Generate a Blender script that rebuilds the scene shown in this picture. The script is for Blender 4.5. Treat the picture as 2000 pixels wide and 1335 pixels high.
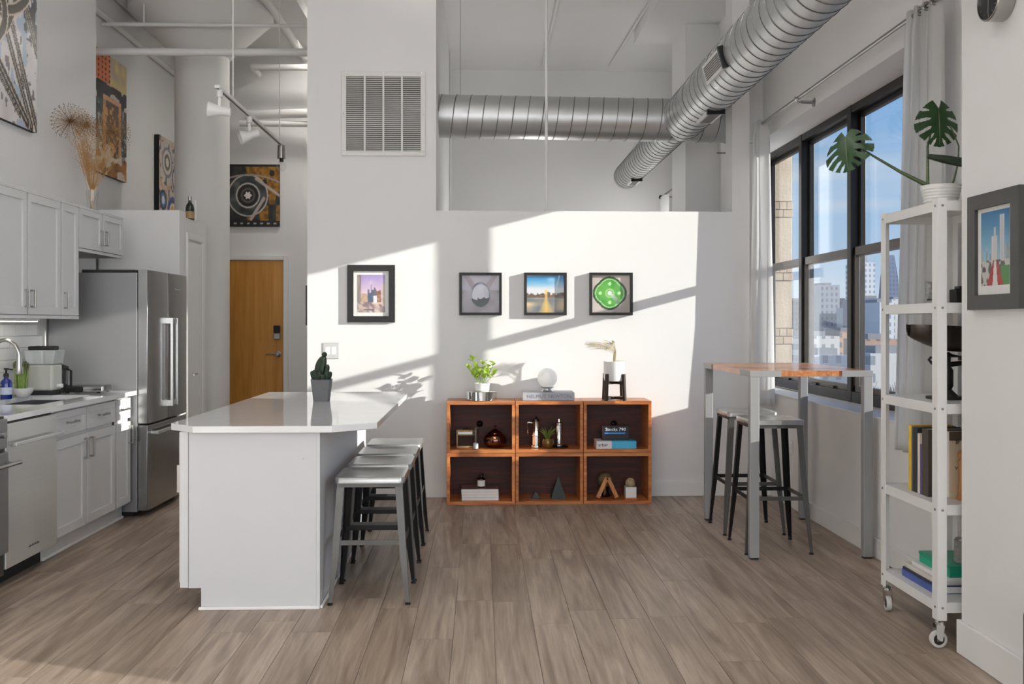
import bpy, bmesh, math, random
from mathutils import Vector, Matrix
for o in list(bpy.data.objects): bpy.data.objects.remove(o)
scene = bpy.context.scene
COL = scene.collection
R = math.radians
# ------------------------------------------------------------------ camera
FPX, CAMH, HORIZ, YAW = 1850.0, 1.38, 632.0, R(1.86)
cam_d = bpy.data.cameras.new('camera'); cam = bpy.data.objects.new('camera', cam_d); COL.objects.link(cam)
cam_d.sensor_width = 36.0; cam_d.lens = 36.0*FPX/2000.0
cam_d.shift_y = -(667.5-HORIZ)/2000.0
cam_d.clip_start = 0.05; cam_d.clip_end = 3000
cam.location = (0, 0, CAMH); cam.rotation_euler = (R(90), 0, -YAW)
scene.camera = cam
# ------------------------------------------------------------------ world: clear winter sky
w = bpy.data.worlds.new('sky'); scene.world = w; w.use_nodes = True
nt = w.node_tree; nt.nodes.clear()
def N(t, k, **kw):
    n = t.nodes.new(k)
    for a, b in kw.items(): setattr(n, a, b)
    return n
tc = N(nt, 'ShaderNodeTexCoord'); sx = N(nt, 'ShaderNodeSeparateXYZ')
nt.links.new(tc.outputs['Generated'], sx.inputs[0])
rp = N(nt, 'ShaderNodeValToRGB'); nt.links.new(sx.outputs[2], rp.inputs[0])
el = rp.color_ramp.elements
el[0].position = 0.0; el[0].color = (0.62, 0.75, 0.93, 1)
el[1].position = 0.42; el[1].color = (0.13, 0.36, 0.86, 1)
e = el.new(0.10); e.color = (0.44, 0.66, 0.95, 1)
e = el.new(0.24); e.color = (0.25, 0.52, 0.93, 1)
mp = N(nt, 'ShaderNodeMapping'); mp.inputs['Scale'].default_value = (1.2, 1.2, 9.0)
nt.links.new(tc.outputs['Generated'], mp.inputs[0])
ns = N(nt, 'ShaderNodeTexNoise'); ns.inputs['Scale'].default_value = 2.2; ns.inputs['Detail'].default_value = 5
nt.links.new(mp.outputs[0], ns.inputs[0])
r2 = N(nt, 'ShaderNodeValToRGB'); r2.color_ramp.elements[0].position = 0.50; r2.color_ramp.elements[1].position = 0.78
nt.links.new(ns.outputs[0], r2.inputs[0])
mx = N(nt, 'ShaderNodeMixRGB'); mx.inputs[2].default_value = (0.86, 0.91, 0.99, 1)
nt.links.new(r2.outputs[0], mx.inputs[0]); nt.links.new(rp.outputs[0], mx.inputs[1])
bg = N(nt, 'ShaderNodeBackground'); bg.inputs[1].default_value = 0.95
nt.links.new(mx.outputs[0], bg.inputs[0])
wo = N(nt, 'ShaderNodeOutputWorld'); nt.links.new(bg.outputs[0], wo.inputs[0])
# ------------------------------------------------------------------ low winter sun through the right-hand windows
SUN = Vector((-1.0, 0.35, -0.262)).normalized()
sd = bpy.data.lights.new('sun', 'SUN'); so = bpy.data.objects.new('sun', sd); COL.objects.link(so)
sd.energy = 8.2; sd.angle = R(0.5); sd.color = (1.0, 0.955, 0.89)
so.rotation_euler = SUN.to_track_quat('-Z', 'Y').to_euler()
so.location = (12, 2, 6)
# ------------------------------------------------------------------ area lamps added at unseen windows to brighten the room
def area(name, loc, target, sx_, sy_, power, col=(1, 0.98, 0.95)):
    l = bpy.data.lights.new(name, 'AREA'); l.shape = 'RECTANGLE'; l.size = sx_; l.size_y = sy_; l.energy = power; l.color = col
    o = bpy.data.objects.new(name, l); COL.objects.link(o); o.location = loc
    o.rotation_euler = (Vector(target)-Vector(loc)).to_track_quat('-Z', 'Y').to_euler()
    return o
area('fill_rear_window', (-0.4, -6.85, 1.95), (-0.4, 5, 1.95), 4.6, 2.7, 190, (0.98, 0.99, 1.0))
area('fill_side_window', (2.35, 0.35, 1.85), (-3, 0.35, 1.85), 4.0, 2.0, 100, (0.98, 0.99, 1.0))
area('fill_side_window', (2.35, -4.35, 1.85), (-3, -4.35, 1.85), 4.0, 2.0, 100, (0.98, 0.99, 1.0))
area('fill_bedroom_window', (2.40, 10.65, 1.8), (-1, 10.4, 1.8), 0.9, 1.4, 20)  # added fill lamp at the hidden bedroom window
# ------------------------------------------------------------------ colour management
scene.view_settings.view_transform = 'Standard'; scene.view_settings.look = 'None'
scene.view_settings.exposure = 0.0; scene.view_settings.gamma = 1.0
scene.view_settings.use_curve_mapping = False

# ================================================================== helpers
CS, SN = math.cos(YAW), math.sin(YAW)
def PY(px, py, Y):                       # photo position on the plane at depth Y -> (X, Z)
    u = (px-1000)/FPX; d = Y/(CS-u*SN); return d*(u*CS+SN), CAMH-(py-HORIZ)*d/FPX
def PX(px, py, X):                       # photo position on the plane X -> (Y, Z)
    u = (px-1000)/FPX; d = X/(u*CS+SN); return d*(CS-u*SN), CAMH-(py-HORIZ)*d/FPX
def PZ(px, py, z=0.0):                   # photo position on a level plane -> (X, Y)
    d = (CAMH-z)*FPX/(py-HORIZ); u = (px-1000)/FPX; return d*(u*CS+SN), d*(CS-u*SN)
def s2l(c):
    return tuple(((x/12.92) if x <= 0.04045 else ((x+0.055)/1.055)**2.4) for x in c[:3])
def rgb(r, g, b): return s2l((r/255, g/255, b/255))

MATS = {}
def mat(name, col, rough=0.5, metal=0.0, var=0.05, scale=6.0, bump=0.0, bscale=60.0, trans=0.0, spec=0.5, stretch=(1, 1, 1), coat=0.0, emit=None, estr=0.0, ior=1.45, alpha=1.0, aniso=0.0):
    """principled material with procedural tone variation and fine relief"""
    m = bpy.data.materials.new(name); m.use_nodes = True; t = m.node_tree
    b = t.nodes['Principled BSDF']
    b.inputs['Roughness'].default_value = rough; b.inputs['Metallic'].default_value = metal
    b.inputs['Specular IOR Level'].default_value = spec; b.inputs['IOR'].default_value = ior
    b.inputs['Transmission Weight'].default_value = trans; b.inputs['Coat Weight'].default_value = coat
    b.inputs['Alpha'].default_value = alpha; b.inputs['Anisotropic'].default_value = aniso
    c = N(t, 'ShaderNodeTexCoord'); mp = N(t, 'ShaderNodeMapping'); mp.inputs['Scale'].default_value = stretch
    t.links.new(c.outputs['Object'], mp.inputs[0])
    n = N(t, 'ShaderNodeTexNoise'); n.inputs['Scale'].default_value = scale; n.inputs['Detail'].default_value = 4
    t.links.new(mp.outputs[0], n.inputs[0])
    r = N(t, 'ShaderNodeValToRGB')
    r.color_ramp.elements[0].position = 0.3; r.color_ramp.elements[1].position = 0.7
    r.color_ramp.elements[0].color = tuple(max(0, x*(1-var)) for x in col)+(1,)
    r.color_ramp.elements[1].color = tuple(min(1, x*(1+var)) for x in col)+(1,)
    t.links.new(n.outputs[0], r.inputs[0]); t.links.new(r.outputs[0], b.inputs['Base Color'])
    if bump > 0:
        n2 = N(t, 'ShaderNodeTexNoise'); n2.inputs['Scale'].default_value = bscale; n2.inputs['Detail'].default_value = 3
        t.links.new(mp.outputs[0], n2.inputs[0])
        bp = N(t, 'ShaderNodeBump'); bp.inputs['Strength'].default_value = bump; bp.inputs['Distance'].default_value = 0.01
        t.links.new(n2.outputs[0], bp.inputs['Height']); t.links.new(bp.outputs[0], b.inputs['Normal'])
    if emit:
        b.inputs['Emission Color'].default_value = emit+(1,); b.inputs['Emission Strength'].default_value = estr
    MATS[name] = m
    return m
def woodmat(name, c0, c1, c2, rough=0.45, axis=1, freq=1.0, spec=0.4, coat=0.0, darkline=0.5, pv=0.12):
    """plank wood: long grain along one axis, shifted per piece"""
    m = bpy.data.materials.new(name); m.use_nodes = True; t = m.node_tree; b = t.nodes['Principled BSDF']
    b.inputs['Specular IOR Level'].default_value = spec; b.inputs['Coat Weight'].default_value = coat
    c = N(t, 'ShaderNodeTexCoord'); oi = N(t, 'ShaderNodeObjectInfo')
    ml = N(t, 'ShaderNodeMath', operation='MULTIPLY'); ml.inputs[1].default_value = 37.0; t.links.new(oi.outputs['Random'], ml.inputs[0])
    cb = N(t, 'ShaderNodeCombineXYZ')
    for i in range(3): t.links.new(ml.outputs[0], cb.inputs[i])
    ad = N(t, 'ShaderNodeVectorMath', operation='ADD'); t.links.new(c.outputs['Object'], ad.inputs[0]); t.links.new(cb.outputs[0], ad.inputs[1])
    def mapped(sc):
        mp = N(t, 'ShaderNodeMapping'); s = [sc[0]]*3; s[axis] = sc[1]; mp.inputs['Scale'].default_value = s
        t.links.new(ad.outputs[0], mp.inputs[0]); return mp
    m1 = mapped((14*freq, 1.1*freq)); n1 = N(t, 'ShaderNodeTexNoise'); n1.inputs['Scale'].default_value = 1.0; n1.inputs['Detail'].default_value = 6; n1.inputs['Distortion'].default_value = 1.6
    t.links.new(m1.outputs[0], n1.inputs[0])
    m2 = mapped((130*freq, 5*freq)); n2 = N(t, 'ShaderNodeTexNoise'); n2.inputs['Scale'].default_value = 1.0; n2.inputs['Detail'].default_value = 4
    t.links.new(m2.outputs[0], n2.inputs[0])
    m3 = mapped((2.2*freq, 0.9*freq)); n3 = N(t, 'ShaderNodeTexNoise'); n3.inputs['Scale'].default_value = 1.0; n3.inputs['Detail'].default_value = 2
    t.links.new(m3.outputs[0], n3.inputs[0])
    r = N(t, 'ShaderNodeValToRGB'); e = r.color_ramp.elements
    e[0].position = 0.32; e[0].color = c0+(1,); e[1].position = 0.66; e[1].color = c2+(1,); q = e.new(0.5); q.color = c1+(1,)
    t.links.new(n1.outputs[0], r.inputs[0])
    mx = N(t, 'ShaderNodeMixRGB', blend_type='MULTIPLY'); mx.inputs[0].default_value = darkline
    r2 = N(t, 'ShaderNodeValToRGB'); r2.color_ramp.elements[0].position = 0.3; r2.color_ramp.elements[0].color = (0.55, 0.53, 0.5, 1); r2.color_ramp.elements[1].position = 0.6
    t.links.new(n2.outputs[0], r2.inputs[0]); t.links.new(r.outputs[0], mx.inputs[1]); t.links.new(r2.outputs[0], mx.inputs[2])
    hs = N(t, 'ShaderNodeHueSaturation')
    mr = N(t, 'ShaderNodeMapRange'); mr.inputs[3].default_value = 1-pv; mr.inputs[4].default_value = 1+pv; t.links.new(oi.outputs['Random'], mr.inputs[0])
    t.links.new(mr.outputs[0], hs.inputs['Value']); t.links.new(mx.outputs[0], hs.inputs['Color'])
    mx3 = N(t, 'ShaderNodeMixRGB', blend_type='MULTIPLY'); mx3.inputs[0].default_value = 0.5
    r3 = N(t, 'ShaderNodeValToRGB'); r3.color_ramp.elements[0].position = 0.35; r3.color_ramp.elements[0].color = (0.7, 0.68, 0.66, 1); r3.color_ramp.elements[1].position = 0.6
    t.links.new(n3.outputs[0], r3.inputs[0]); t.links.new(hs.outputs[0], mx3.inputs[1]); t.links.new(r3.outputs[0], mx3.inputs[2])
    t.links.new(mx3.outputs[0], b.inputs['Base Color'])
    rr = N(t, 'ShaderNodeMapRange'); rr.inputs[3].default_value = rough-0.06; rr.inputs[4].default_value = rough+0.10
    t.links.new(n1.outputs[0], rr.inputs[0]); t.links.new(rr.outputs[0], b.inputs['Roughness'])
    bp = N(t, 'ShaderNodeBump'); bp.inputs['Strength'].default_value = 0.12; bp.inputs['Distance'].default_value = 0.004
    t.links.new(n2.outputs[0], bp.inputs['Height']); t.links.new(bp.outputs[0], b.inputs['Normal'])
    MATS[name] = m; return m
def glassmat(name, tint=(1, 1, 1), refl=1.0, rough=0.0):
    """pane glass: clear to light, mirror-like at grazing angles"""
    m = bpy.data.materials.new(name); m.use_nodes = True; t = m.node_tree; t.nodes.clear()
    tr = N(t, 'ShaderNodeBsdfTransparent'); tr.inputs[0].default_value = tint+(1,)
    gl = N(t, 'ShaderNodeBsdfGlossy'); gl.inputs['Roughness'].default_value = rough
    ge = N(t, 'ShaderNodeNewGeometry'); dp = N(t, 'ShaderNodeVectorMath', operation='DOT_PRODUCT')
    t.links.new(ge.outputs['Incoming'], dp.inputs[0]); t.links.new(ge.outputs['True Normal'], dp.inputs[1])
    ab = N(t, 'ShaderNodeMath', operation='ABSOLUTE'); t.links.new(dp.outputs['Value'], ab.inputs[0])
    iv = N(t, 'ShaderNodeMath', operation='SUBTRACT'); iv.inputs[0].default_value = 1.0; t.links.new(ab.outputs[0], iv.inputs[1])
    pw = N(t, 'ShaderNodeMath', operation='POWER'); pw.inputs[1].default_value = 5.0; t.links.new(iv.outputs[0], pw.inputs[0])
    fr = N(t, 'ShaderNodeMath', operation='MULTIPLY_ADD'); fr.inputs[1].default_value = 0.96; fr.inputs[2].default_value = 0.04; t.links.new(pw.outputs[0], fr.inputs[0])
    n = N(t, 'ShaderNodeTexNoise'); n.inputs['Scale'].default_value = 1.5
    bp = N(t, 'ShaderNodeBump'); bp.inputs['Strength'].default_value = 0.02; bp.inputs['Distance'].default_value = 0.01
    t.links.new(n.outputs[0], bp.inputs['Height']); t.links.new(bp.outputs[0], gl.inputs['Normal'])
    ml = N(t, 'ShaderNodeMath', operation='MULTIPLY'); ml.inputs[1].default_value = refl; t.links.new(fr.outputs[0], ml.inputs[0])
    mx = N(t, 'ShaderNodeMixShader'); t.links.new(ml.outputs[0], mx.inputs[0]); t.links.new(tr.outputs[0], mx.inputs[1]); t.links.new(gl.outputs[0], mx.inputs[2])
    o = N(t, 'ShaderNodeOutputMaterial'); t.links.new(mx.outputs[0], o.inputs[0])
    MATS[name] = m; return m
def printmat():
    m = bpy.data.materials.new('print'); m.use_nodes = True; t = m.node_tree; b = t.nodes['Principled BSDF']
    a = N(t, 'ShaderNodeAttribute'); a.attribute_name = 'Col'
    t.links.new(a.outputs['Color'], b.inputs['Base Color']); b.inputs['Roughness'].default_value = 0.35
    MATS['print'] = m
printmat()
def M(m): return MATS[m] if isinstance(m, str) else m

class MB:
    """collects shapes; build() links them as one mesh object"""
    def __init__(s): s.v = []; s.f = []
    def add(s, vs, fs):
        o = len(s.v); s.v += [tuple(p) for p in vs]; s.f += [tuple(i+o for i in f) for f in fs]; return s
    def box(s, x0, x1, y0, y1, z0, z1):
        if x0 > x1: x0, x1 = x1, x0
        if y0 > y1: y0, y1 = y1, y0
        if z0 > z1: z0, z1 = z1, z0
        return s.add([(x0, y0, z0), (x1, y0, z0), (x1, y1, z0), (x0, y1, z0), (x0, y0, z1), (x1, y0, z1), (x1, y1, z1), (x0, y1, z1)],
                     [(3, 2, 1, 0), (4, 5, 6, 7), (0, 1, 5, 4), (1, 2, 6, 5), (2, 3, 7, 6), (3, 0, 4, 7)])
    def prism(s, pts, a, b, axis=2):
        """polygon (counter-clockwise) swept from a to b along an axis"""
        def P(p, h):
            return (p[0], p[1], h) if axis == 2 else ((p[0], h, p[1]) if axis == 1 else (h, p[0], p[1]))
        n = len(pts); vs = [P(p, a) for p in pts]+[P(p, b) for p in pts]
        fs = [tuple(range(n-1, -1, -1)), tuple(range(n, 2*n))]+[(i, (i+1) % n, n+(i+1) % n, n+i) for i in range(n)]
        return s.add(vs, fs)
    def tube(s, pts, r, n=10, caps=True, closed=False):
        pts = [Vector(p) for p in pts]; k = len(pts); rr = r if isinstance(r, (list, tuple)) else [r]*k
        vs = []; up = None
        for i, p in enumerate(pts):
            if closed: t = (pts[(i+1) % k]-pts[i-1])
            else: t = (pts[min(i+1, k-1)]-pts[max(i-1, 0)])
            if t.length < 1e-9: t = Vector((0, 0, 1))
            t.normalize()
            if up is None:
                up = Vector((0, 0, 1)) if abs(t.z) < 0.9 else Vector((1, 0, 0))
            a = t.cross(up)
            if a.length < 1e-6: a = t.cross(Vector((0, 1, 0)))
            a.normalize(); up = a.cross(t).normalized()
            for j in range(n):
                q = 2*math.pi*j/n; vs.append(p+(a*math.cos(q)+up*math.sin(q))*rr[i])
        fs = []
        for i in range(k if closed else k-1):
            for j in range(n):
                a0 = i*n+j; a1 = i*n+(j+1) % n; i2 = (i+1) % k
                fs.append((a0, i2*n+j, i2*n+(j+1) % n, a1))
        if caps and not closed:
            fs.append(tuple(range(n))); fs.append(tuple((k-1)*n+j for j in range(n-1, -1, -1)))
        return s.add(vs, fs)
    def cyl(s, p0, p1, r0, r1=None, n=20): return s.tube([p0, p1], [r0, r0 if r1 is None else r1], n)
    def lathe(s, prof, n=28, c=(0, 0, 0), axis=2):
        """profile of (radius, height) turned about an axis through c"""
        vs = []; k = len(prof)
        for r, z in prof:
            for j in range(n):
                a = 2*math.pi*j/n; x, y = r*math.cos(a), r*math.sin(a)
                v = (x, y, z) if axis == 2 else ((y, z, x) if axis == 1 else (z, x, y))
                vs.append((v[0]+c[0], v[1]+c[1], v[2]+c[2]))
        fs = []
        for i in range(k-1):
            for j in range(n):
                fs.append((i*n+j, i*n+(j+1) % n, (i+1)*n+(j+1) % n, (i+1)*n+j))
        if prof[0][0] > 1e-6: fs.append(tuple(range(n-1, -1, -1)))
        if prof[-1][0] > 1e-6: fs.append(tuple((k-1)*n+j for j in range(n)))
        return s.add(vs, fs)
    def ball(s, c, r, n=20, m=12, sc=(1, 1, 1)):
        return s.add(*_ball(c, r, n, m, sc))
    def bar(s, p0, p1, w, h, up=(0, 0, 1)):
        """square bar between two points"""
        p0, p1 = Vector(p0), Vector(p1); t = (p1-p0).normalized(); u = Vector(up)
        a = t.cross(u)
        if a.length < 1e-6: a = t.cross(Vector((0, 1, 0)))
        a.normalize(); b = a.cross(t)
        vs = [p+a*(i*w/2)+b*(j*h/2) for p in (p0, p1) for i, j in ((-1, -1), (1, -1), (1, 1), (-1, 1))]
        return s.add(vs, [(0, 1, 2, 3), (7, 6, 5, 4), (0, 4, 5, 1), (1, 5, 6, 2), (2, 6, 7, 3), (3, 7, 4, 0)])
    def build(s, name, m, parent=None, smooth=None, bevel=0.0, seg=2, local=False, origin=None, kind=None, label=None):
        me = bpy.data.meshes.new(name)
        vs = [Vector(p) for p in s.v]
        loc = Vector((0, 0, 0))
        if parent is not None:
            if not local:
                off = Vector((0, 0, 0)); q = parent
                while q is not None: off += Vector(q.location); q = q.parent
                vs = [p-off for p in vs]
        else:
            if origin is None:
                xs = [p.x for p in vs]; ys = [p.y for p in vs]; zs = [p.z for p in vs]
                origin = ((min(xs)+max(xs))/2, (min(ys)+max(ys))/2, min(zs))
            loc = Vector(origin); vs = [p-loc for p in vs]
        me.from_pydata(vs, [], s.f)
        bm = bmesh.new(); bm.from_mesh(me); bmesh.ops.recalc_face_normals(bm, faces=bm.faces); bm.to_mesh(me); bm.free()
        if m is not None: me.materials.append(M(m))
        if smooth:
            for p in me.polygons: p.use_smooth = True
            me.set_sharp_from_angle(angle=R(smooth if smooth is not True else 40))
        o = bpy.data.objects.new(name, me); COL.objects.link(o); o.location = loc
        if parent is not None: o.parent = parent
        if bevel > 0:
            b = o.modifiers.new('bevel', 'BEVEL'); b.width = bevel; b.segments = seg; b.limit_method = 'ANGLE'; b.angle_limit = R(40)
        if kind: o['kind'] = kind
        if label: o['label'] = label
        return o
def _ball(c, r, n, m, sc):
    vs = [(c[0], c[1], c[2]-r*sc[2])]; fs = []
    for i in range(1, m):
        a = -math.pi/2+math.pi*i/m
        for j in range(n):
            b = 2*math.pi*j/n
            vs.append((c[0]+r*sc[0]*math.cos(a)*math.cos(b), c[1]+r*sc[1]*math.cos(a)*math.sin(b), c[2]+r*sc[2]*math.sin(a)))
    vs.append((c[0], c[1], c[2]+r*sc[2])); last = len(vs)-1
    for j in range(n): fs.append((0, 1+(j+1) % n, 1+j))
    for i in range(m-2):
        for j in range(n):
            fs.append((1+i*n+j, 1+i*n+(j+1) % n, 1+(i+1)*n+(j+1) % n, 1+(i+1)*n+j))
    for j in range(n): fs.append((last, 1+(m-2)*n+j, 1+(m-2)*n+(j+1) % n))
    return vs, fs
def tag(o, label, cat, group=None):
    o['label'] = label; o['category'] = cat
    if group: o['group'] = group
    return o
def thing(name, label, cat, loc=(0, 0, 0), rz=0.0, group=None):
    o = bpy.data.objects.new(name, None); COL.objects.link(o); o.location = loc; o.rotation_euler = (0, 0, rz)
    o.empty_display_size = 0.05
    return tag(o, label, cat, group)
def struct(o):
    o['kind'] = 'structure'; return o
def dup(root, loc, rz, label=None):
    r = root.copy(); COL.objects.link(r); r.location = loc; r.rotation_euler = (0, 0, rz)
    if label: r['label'] = label
    for ch in list(root.children):
        c = ch.copy(); COL.objects.link(c); c.parent = r
        for g in list(ch.children):
            d = g.copy(); COL.objects.link(d); d.parent = c
    return r
def inst(src, name, parent, loc=(0, 0, 0), rot=(0, 0, 0), sc=(1, 1, 1)):
    """another piece that shares the mesh data"""
    o = bpy.data.objects.new(name, src.data if hasattr(src, 'data') else src); COL.objects.link(o)
    o.parent = parent; o.location = loc; o.rotation_euler = rot; o.scale = sc
    return o
def printed(name, origin, du, dv, nu, nv, fn, parent, m='print'):
    """flat print: a fine grid whose cell colours come from fn(u, v) (u right, v up, sRGB 0-1)"""
    me = bpy.data.meshes.new(name); O, U, V = Vector(origin), Vector(du), Vector(dv)
    off = Vector((0, 0, 0)); q = parent
    while q is not None: off += Vector(q.location); q = q.parent
    vs = []; cols = []
    for j in range(nv+1):
        for i in range(nu+1):
            u, v = i/nu, j/nv
            vs.append(O+U*u+V*v-off); cols.append(s2l(tuple(min(1, max(0, x)) for x in fn(u, v)))+(1.0,))
    fs = [(j*(nu+1)+i, j*(nu+1)+i+1, (j+1)*(nu+1)+i+1, (j+1)*(nu+1)+i) for j in range(nv) for i in range(nu)]
    me.from_pydata(vs, [], fs)
    ca = me.color_attributes.new('Col', 'FLOAT_COLOR', 'POINT')
    ca.data.foreach_set('color', [x for c in cols for x in c])
    me.materials.append(M(m))
    o = bpy.data.objects.new(name, me); COL.objects.link(o); o.parent = parent
    return o
def lettering(name, text, origin, size, right, up, m, parent, depth=0.0008, align='LEFT'):
    """raised letters as a mesh"""
    cu = bpy.data.curves.new(name, 'FONT'); cu.body = text; cu.size = size; cu.extrude = depth; cu.align_x = align; cu.align_y = 'CENTER'; cu.resolution_u = 3
    tmp = bpy.data.objects.new('tmp', cu); COL.objects.link(tmp)
    dg = bpy.context.evaluated_depsgraph_get(); dg.update()
    me = bpy.data.meshes.new_from_object(tmp.evaluated_get(dg)); bpy.data.objects.remove(tmp); bpy.data.curves.remove(cu)
    r_, u_ = Vector(right).normalized(), Vector(up).normalized(); n_ = r_.cross(u_)
    mt = Matrix((r_, u_, n_)).transposed().to_4x4()
    off = Vector((0, 0, 0)); q = parent
    while q is not None: off += Vector(q.location); q = q.parent
    me.transform(Matrix.Translation(Vector(origin)-off) @ mt)
    me.materials.clear(); me.materials.append(M(m)); me.name = name
    o = bpy.data.objects.new(name, me); COL.objects.link(o); o.parent = parent
    return o
def hsh(i, j=0, k=0):
    x = math.sin(i*127.1+j*311.7+k*74.7)*43758.5453; return x-math.floor(x)
def vnoise(x, y, k=0):
    i, j = math.floor(x), math.floor(y); fx, fy = x-i, y-j; fx = fx*fx*(3-2*fx); fy = fy*fy*(3-2*fy)
    a = hsh(i, j, k)*(1-fx)+hsh(i+1, j, k)*fx; b = hsh(i, j+1, k)*(1-fx)+hsh(i+1, j+1, k)*fx
    return a*(1-fy)+b*fy
def lerp(a, b, t): return tuple(x+(y-x)*t for x, y in zip(a, b))
def c8(r, g, b): return (r/255, g/255, b/255)
# ================================================================== materials
mat('wall_paint', rgb(228, 227, 226), 0.75, var=0.012, scale=1.5, bump=0.015, bscale=180)
mat('ceiling_paint', rgb(226, 225, 224), 0.8, var=0.02, scale=1.2, bump=0.05, bscale=40)
mat('trim_paint', rgb(232, 231, 229), 0.4, var=0.01, scale=2)
mat('pipe_paint', rgb(226, 225, 223), 0.45, var=0.015, scale=3)
mat('cabinet_paint', rgb(208, 208, 208), 0.42, var=0.01, scale=2, spec=0.45)
mat('island_paint', rgb(202, 202, 204), 0.38, var=0.01, scale=1.5)
mat('quartz', rgb(226, 226, 226), 0.06, var=0.02, scale=9, spec=0.6)
mat('black_metal', rgb(24, 22, 21), 0.38, 0.0, var=0.1, scale=8, spec=0.5)
mat('bronze_metal', rgb(84, 77, 71), 0.3, 0.6, var=0.08, scale=5)
mat('stainless', rgb(168, 168, 168), 0.2, 1.0, var=0.03, scale=3, stretch=(60, 60, 1.5))
mat('stainless_side', rgb(150, 150, 151), 0.42, 0.75, var=0.02, scale=3)
mat('nickel', rgb(176, 174, 170), 0.27, 1.0, var=0.03, scale=10)
mat('chrome', rgb(222, 222, 222), 0.06, 1.0, var=0.02, scale=5)
mat('galvanised', rgb(196, 197, 197), 0.40, 0.85, var=0.06, scale=5)
mat('black_rubber', rgb(30, 30, 31), 0.7, var=0.1)
mat('black_frame', rgb(27, 25, 23), 0.5, var=0.12, scale=30)
mat('white_ceramic', rgb(234, 233, 230), 0.25, var=0.015, scale=4)
mat('white_powder', rgb(229, 228, 226), 0.35, var=0.01, scale=3)
mat('paper', rgb(238, 237, 233), 0.7, var=0.02, scale=20)
mat('glass_solid', (0.97, 0.98, 0.98), 0.02, trans=1.0, var=0.0, ior=1.45)
glassmat('pane_glass', (0.97, 0.985, 0.985), 1.0)
glassmat('thin_glass', (0.94, 0.95, 0.95), 1.0)
glassmat('frame_glass', (0.97, 0.97, 0.97), 0.10)
woodmat('oak_floor', rgb(122, 104, 89), rgb(155, 137, 121), rgb(175, 158, 142), rough=0.38, axis=1, freq=0.8, darkline=0.5, spec=0.45, pv=0.05)
woodmat('crate_wood', rgb(164, 90, 44), rgb(190, 114, 58), rgb(208, 138, 78), rough=0.4, axis=0, freq=1.6, coat=0.15)
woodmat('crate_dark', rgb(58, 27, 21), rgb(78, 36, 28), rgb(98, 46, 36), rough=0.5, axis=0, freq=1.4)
woodmat('door_wood', rgb(190, 128, 52), rgb(204, 144, 64), rgb(214, 156, 76), rough=0.35, axis=2, freq=0.5, coat=0.2, darkline=0.3)
woodmat('table_wood', rgb(170, 104, 62), rgb(196, 130, 84), rgb(214, 154, 108), rough=0.3, axis=1, freq=1.6, coat=0.3, darkline=0.4)
WP, TP = 'wall_paint', 'trim_paint'

HC = 4.47                 # slab height
YB, YD, YR = 7.56, 10.73, 11.55      # partition face, far wall
XW, XG = 2.34, 2.587      # window wall face, window frame face
XK, XF = -3.10, -3.40     # kitchen wall, hall wall
# ------------------------------------------------------------------ floor with planks
fl = struct(MB().box(-3.45, 2.75, -7.3, 11.7, -0.12, -0.006).build('floor', 'oak_floor', origin=(0, 0, 0)))
random.seed(4)
PWD, PLN = 0.182, 1.22
plank_me = {}
def plank_mesh(w_, l_):
    k = (round(w_, 3), round(l_, 3))
    if k not in plank_me:
        o = MB().box(0.0008, w_-0.0008, 0.0008, l_-0.0008, -0.0055, 0).build('plank', 'oak_floor', fl, bevel=0)
        bm = bmesh.new(); bm.from_mesh(o.data); bmesh.ops.bevel(bm, geom=[e for e in bm.edges if all(v.co.z > -0.001 for v in e.verts)], offset=0.0007, segments=1, affect='EDGES'); bm.to_mesh(o.data); bm.free()
        plank_me[k] = o.data; bpy.data.objects.remove(o)
    return plank_me[k]
nplank = 0
x = -3.40
ci = 0
while x < 2.58:
    off = hsh(ci, 3)*PLN
    y = 3.05-off
    while y < 10.7:
        inst(plank_mesh(PWD, PLN), 'plank', fl, (x, y, 0)); nplank += 1
        y += PLN
    x += PWD; ci += 1
# ------------------------------------------------------------------ walls
def wall(name, *boxes, m=WP):
    b = MB()
    for q in boxes: b.box(*q)
    return struct(b.build(name, m, origin=(0, 0, 0)))
wall('ceiling', (-3.6, 3.2, -7.3, 11.75, HC, HC+0.25), (1.61, 2.34, 7.80, 9.93, 4.33, HC), m='ceiling_paint')
# partition: services closet on the left, half wall, end pier on the right
X_ml, X_op = PY(600, 500, YB)[0], PY(852, 300, YB)[0]
X_p0, X_p1 = PY(1430, 300, YB)[0], PY(1464, 300, YB)[0]
HW = PY(1100, 412, YB)[1]
wall('wall_back',
     (X_ml, X_op, YB, 8.87, 0, HC),
     (X_op, X_p0, YB, YB+0.12, 0, HW),
     (X_p0, X_p1, YB, YB+0.20, 0, HC),
     (X_p1, XW, YB, YB+0.20, 0, 0.82),
     (X_p1, XW+0.02, 7.80, 7.92, 2.91, HC))
wall('wall_far', (-3.45, X_op, YD, YD+0.12, 0, HC), (X_op-0.12, 3.2, YR, YR+0.12, 0, HC), (X_op-0.12, X_op, 8.87, YR, 0, HC))
wall('wall_left', (XK-0.5, XK, -7.3, 7.73, 0, HC))
wall('wall_hall', (XF-0.2, XF, 7.70, YD, 0, HC))
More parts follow.
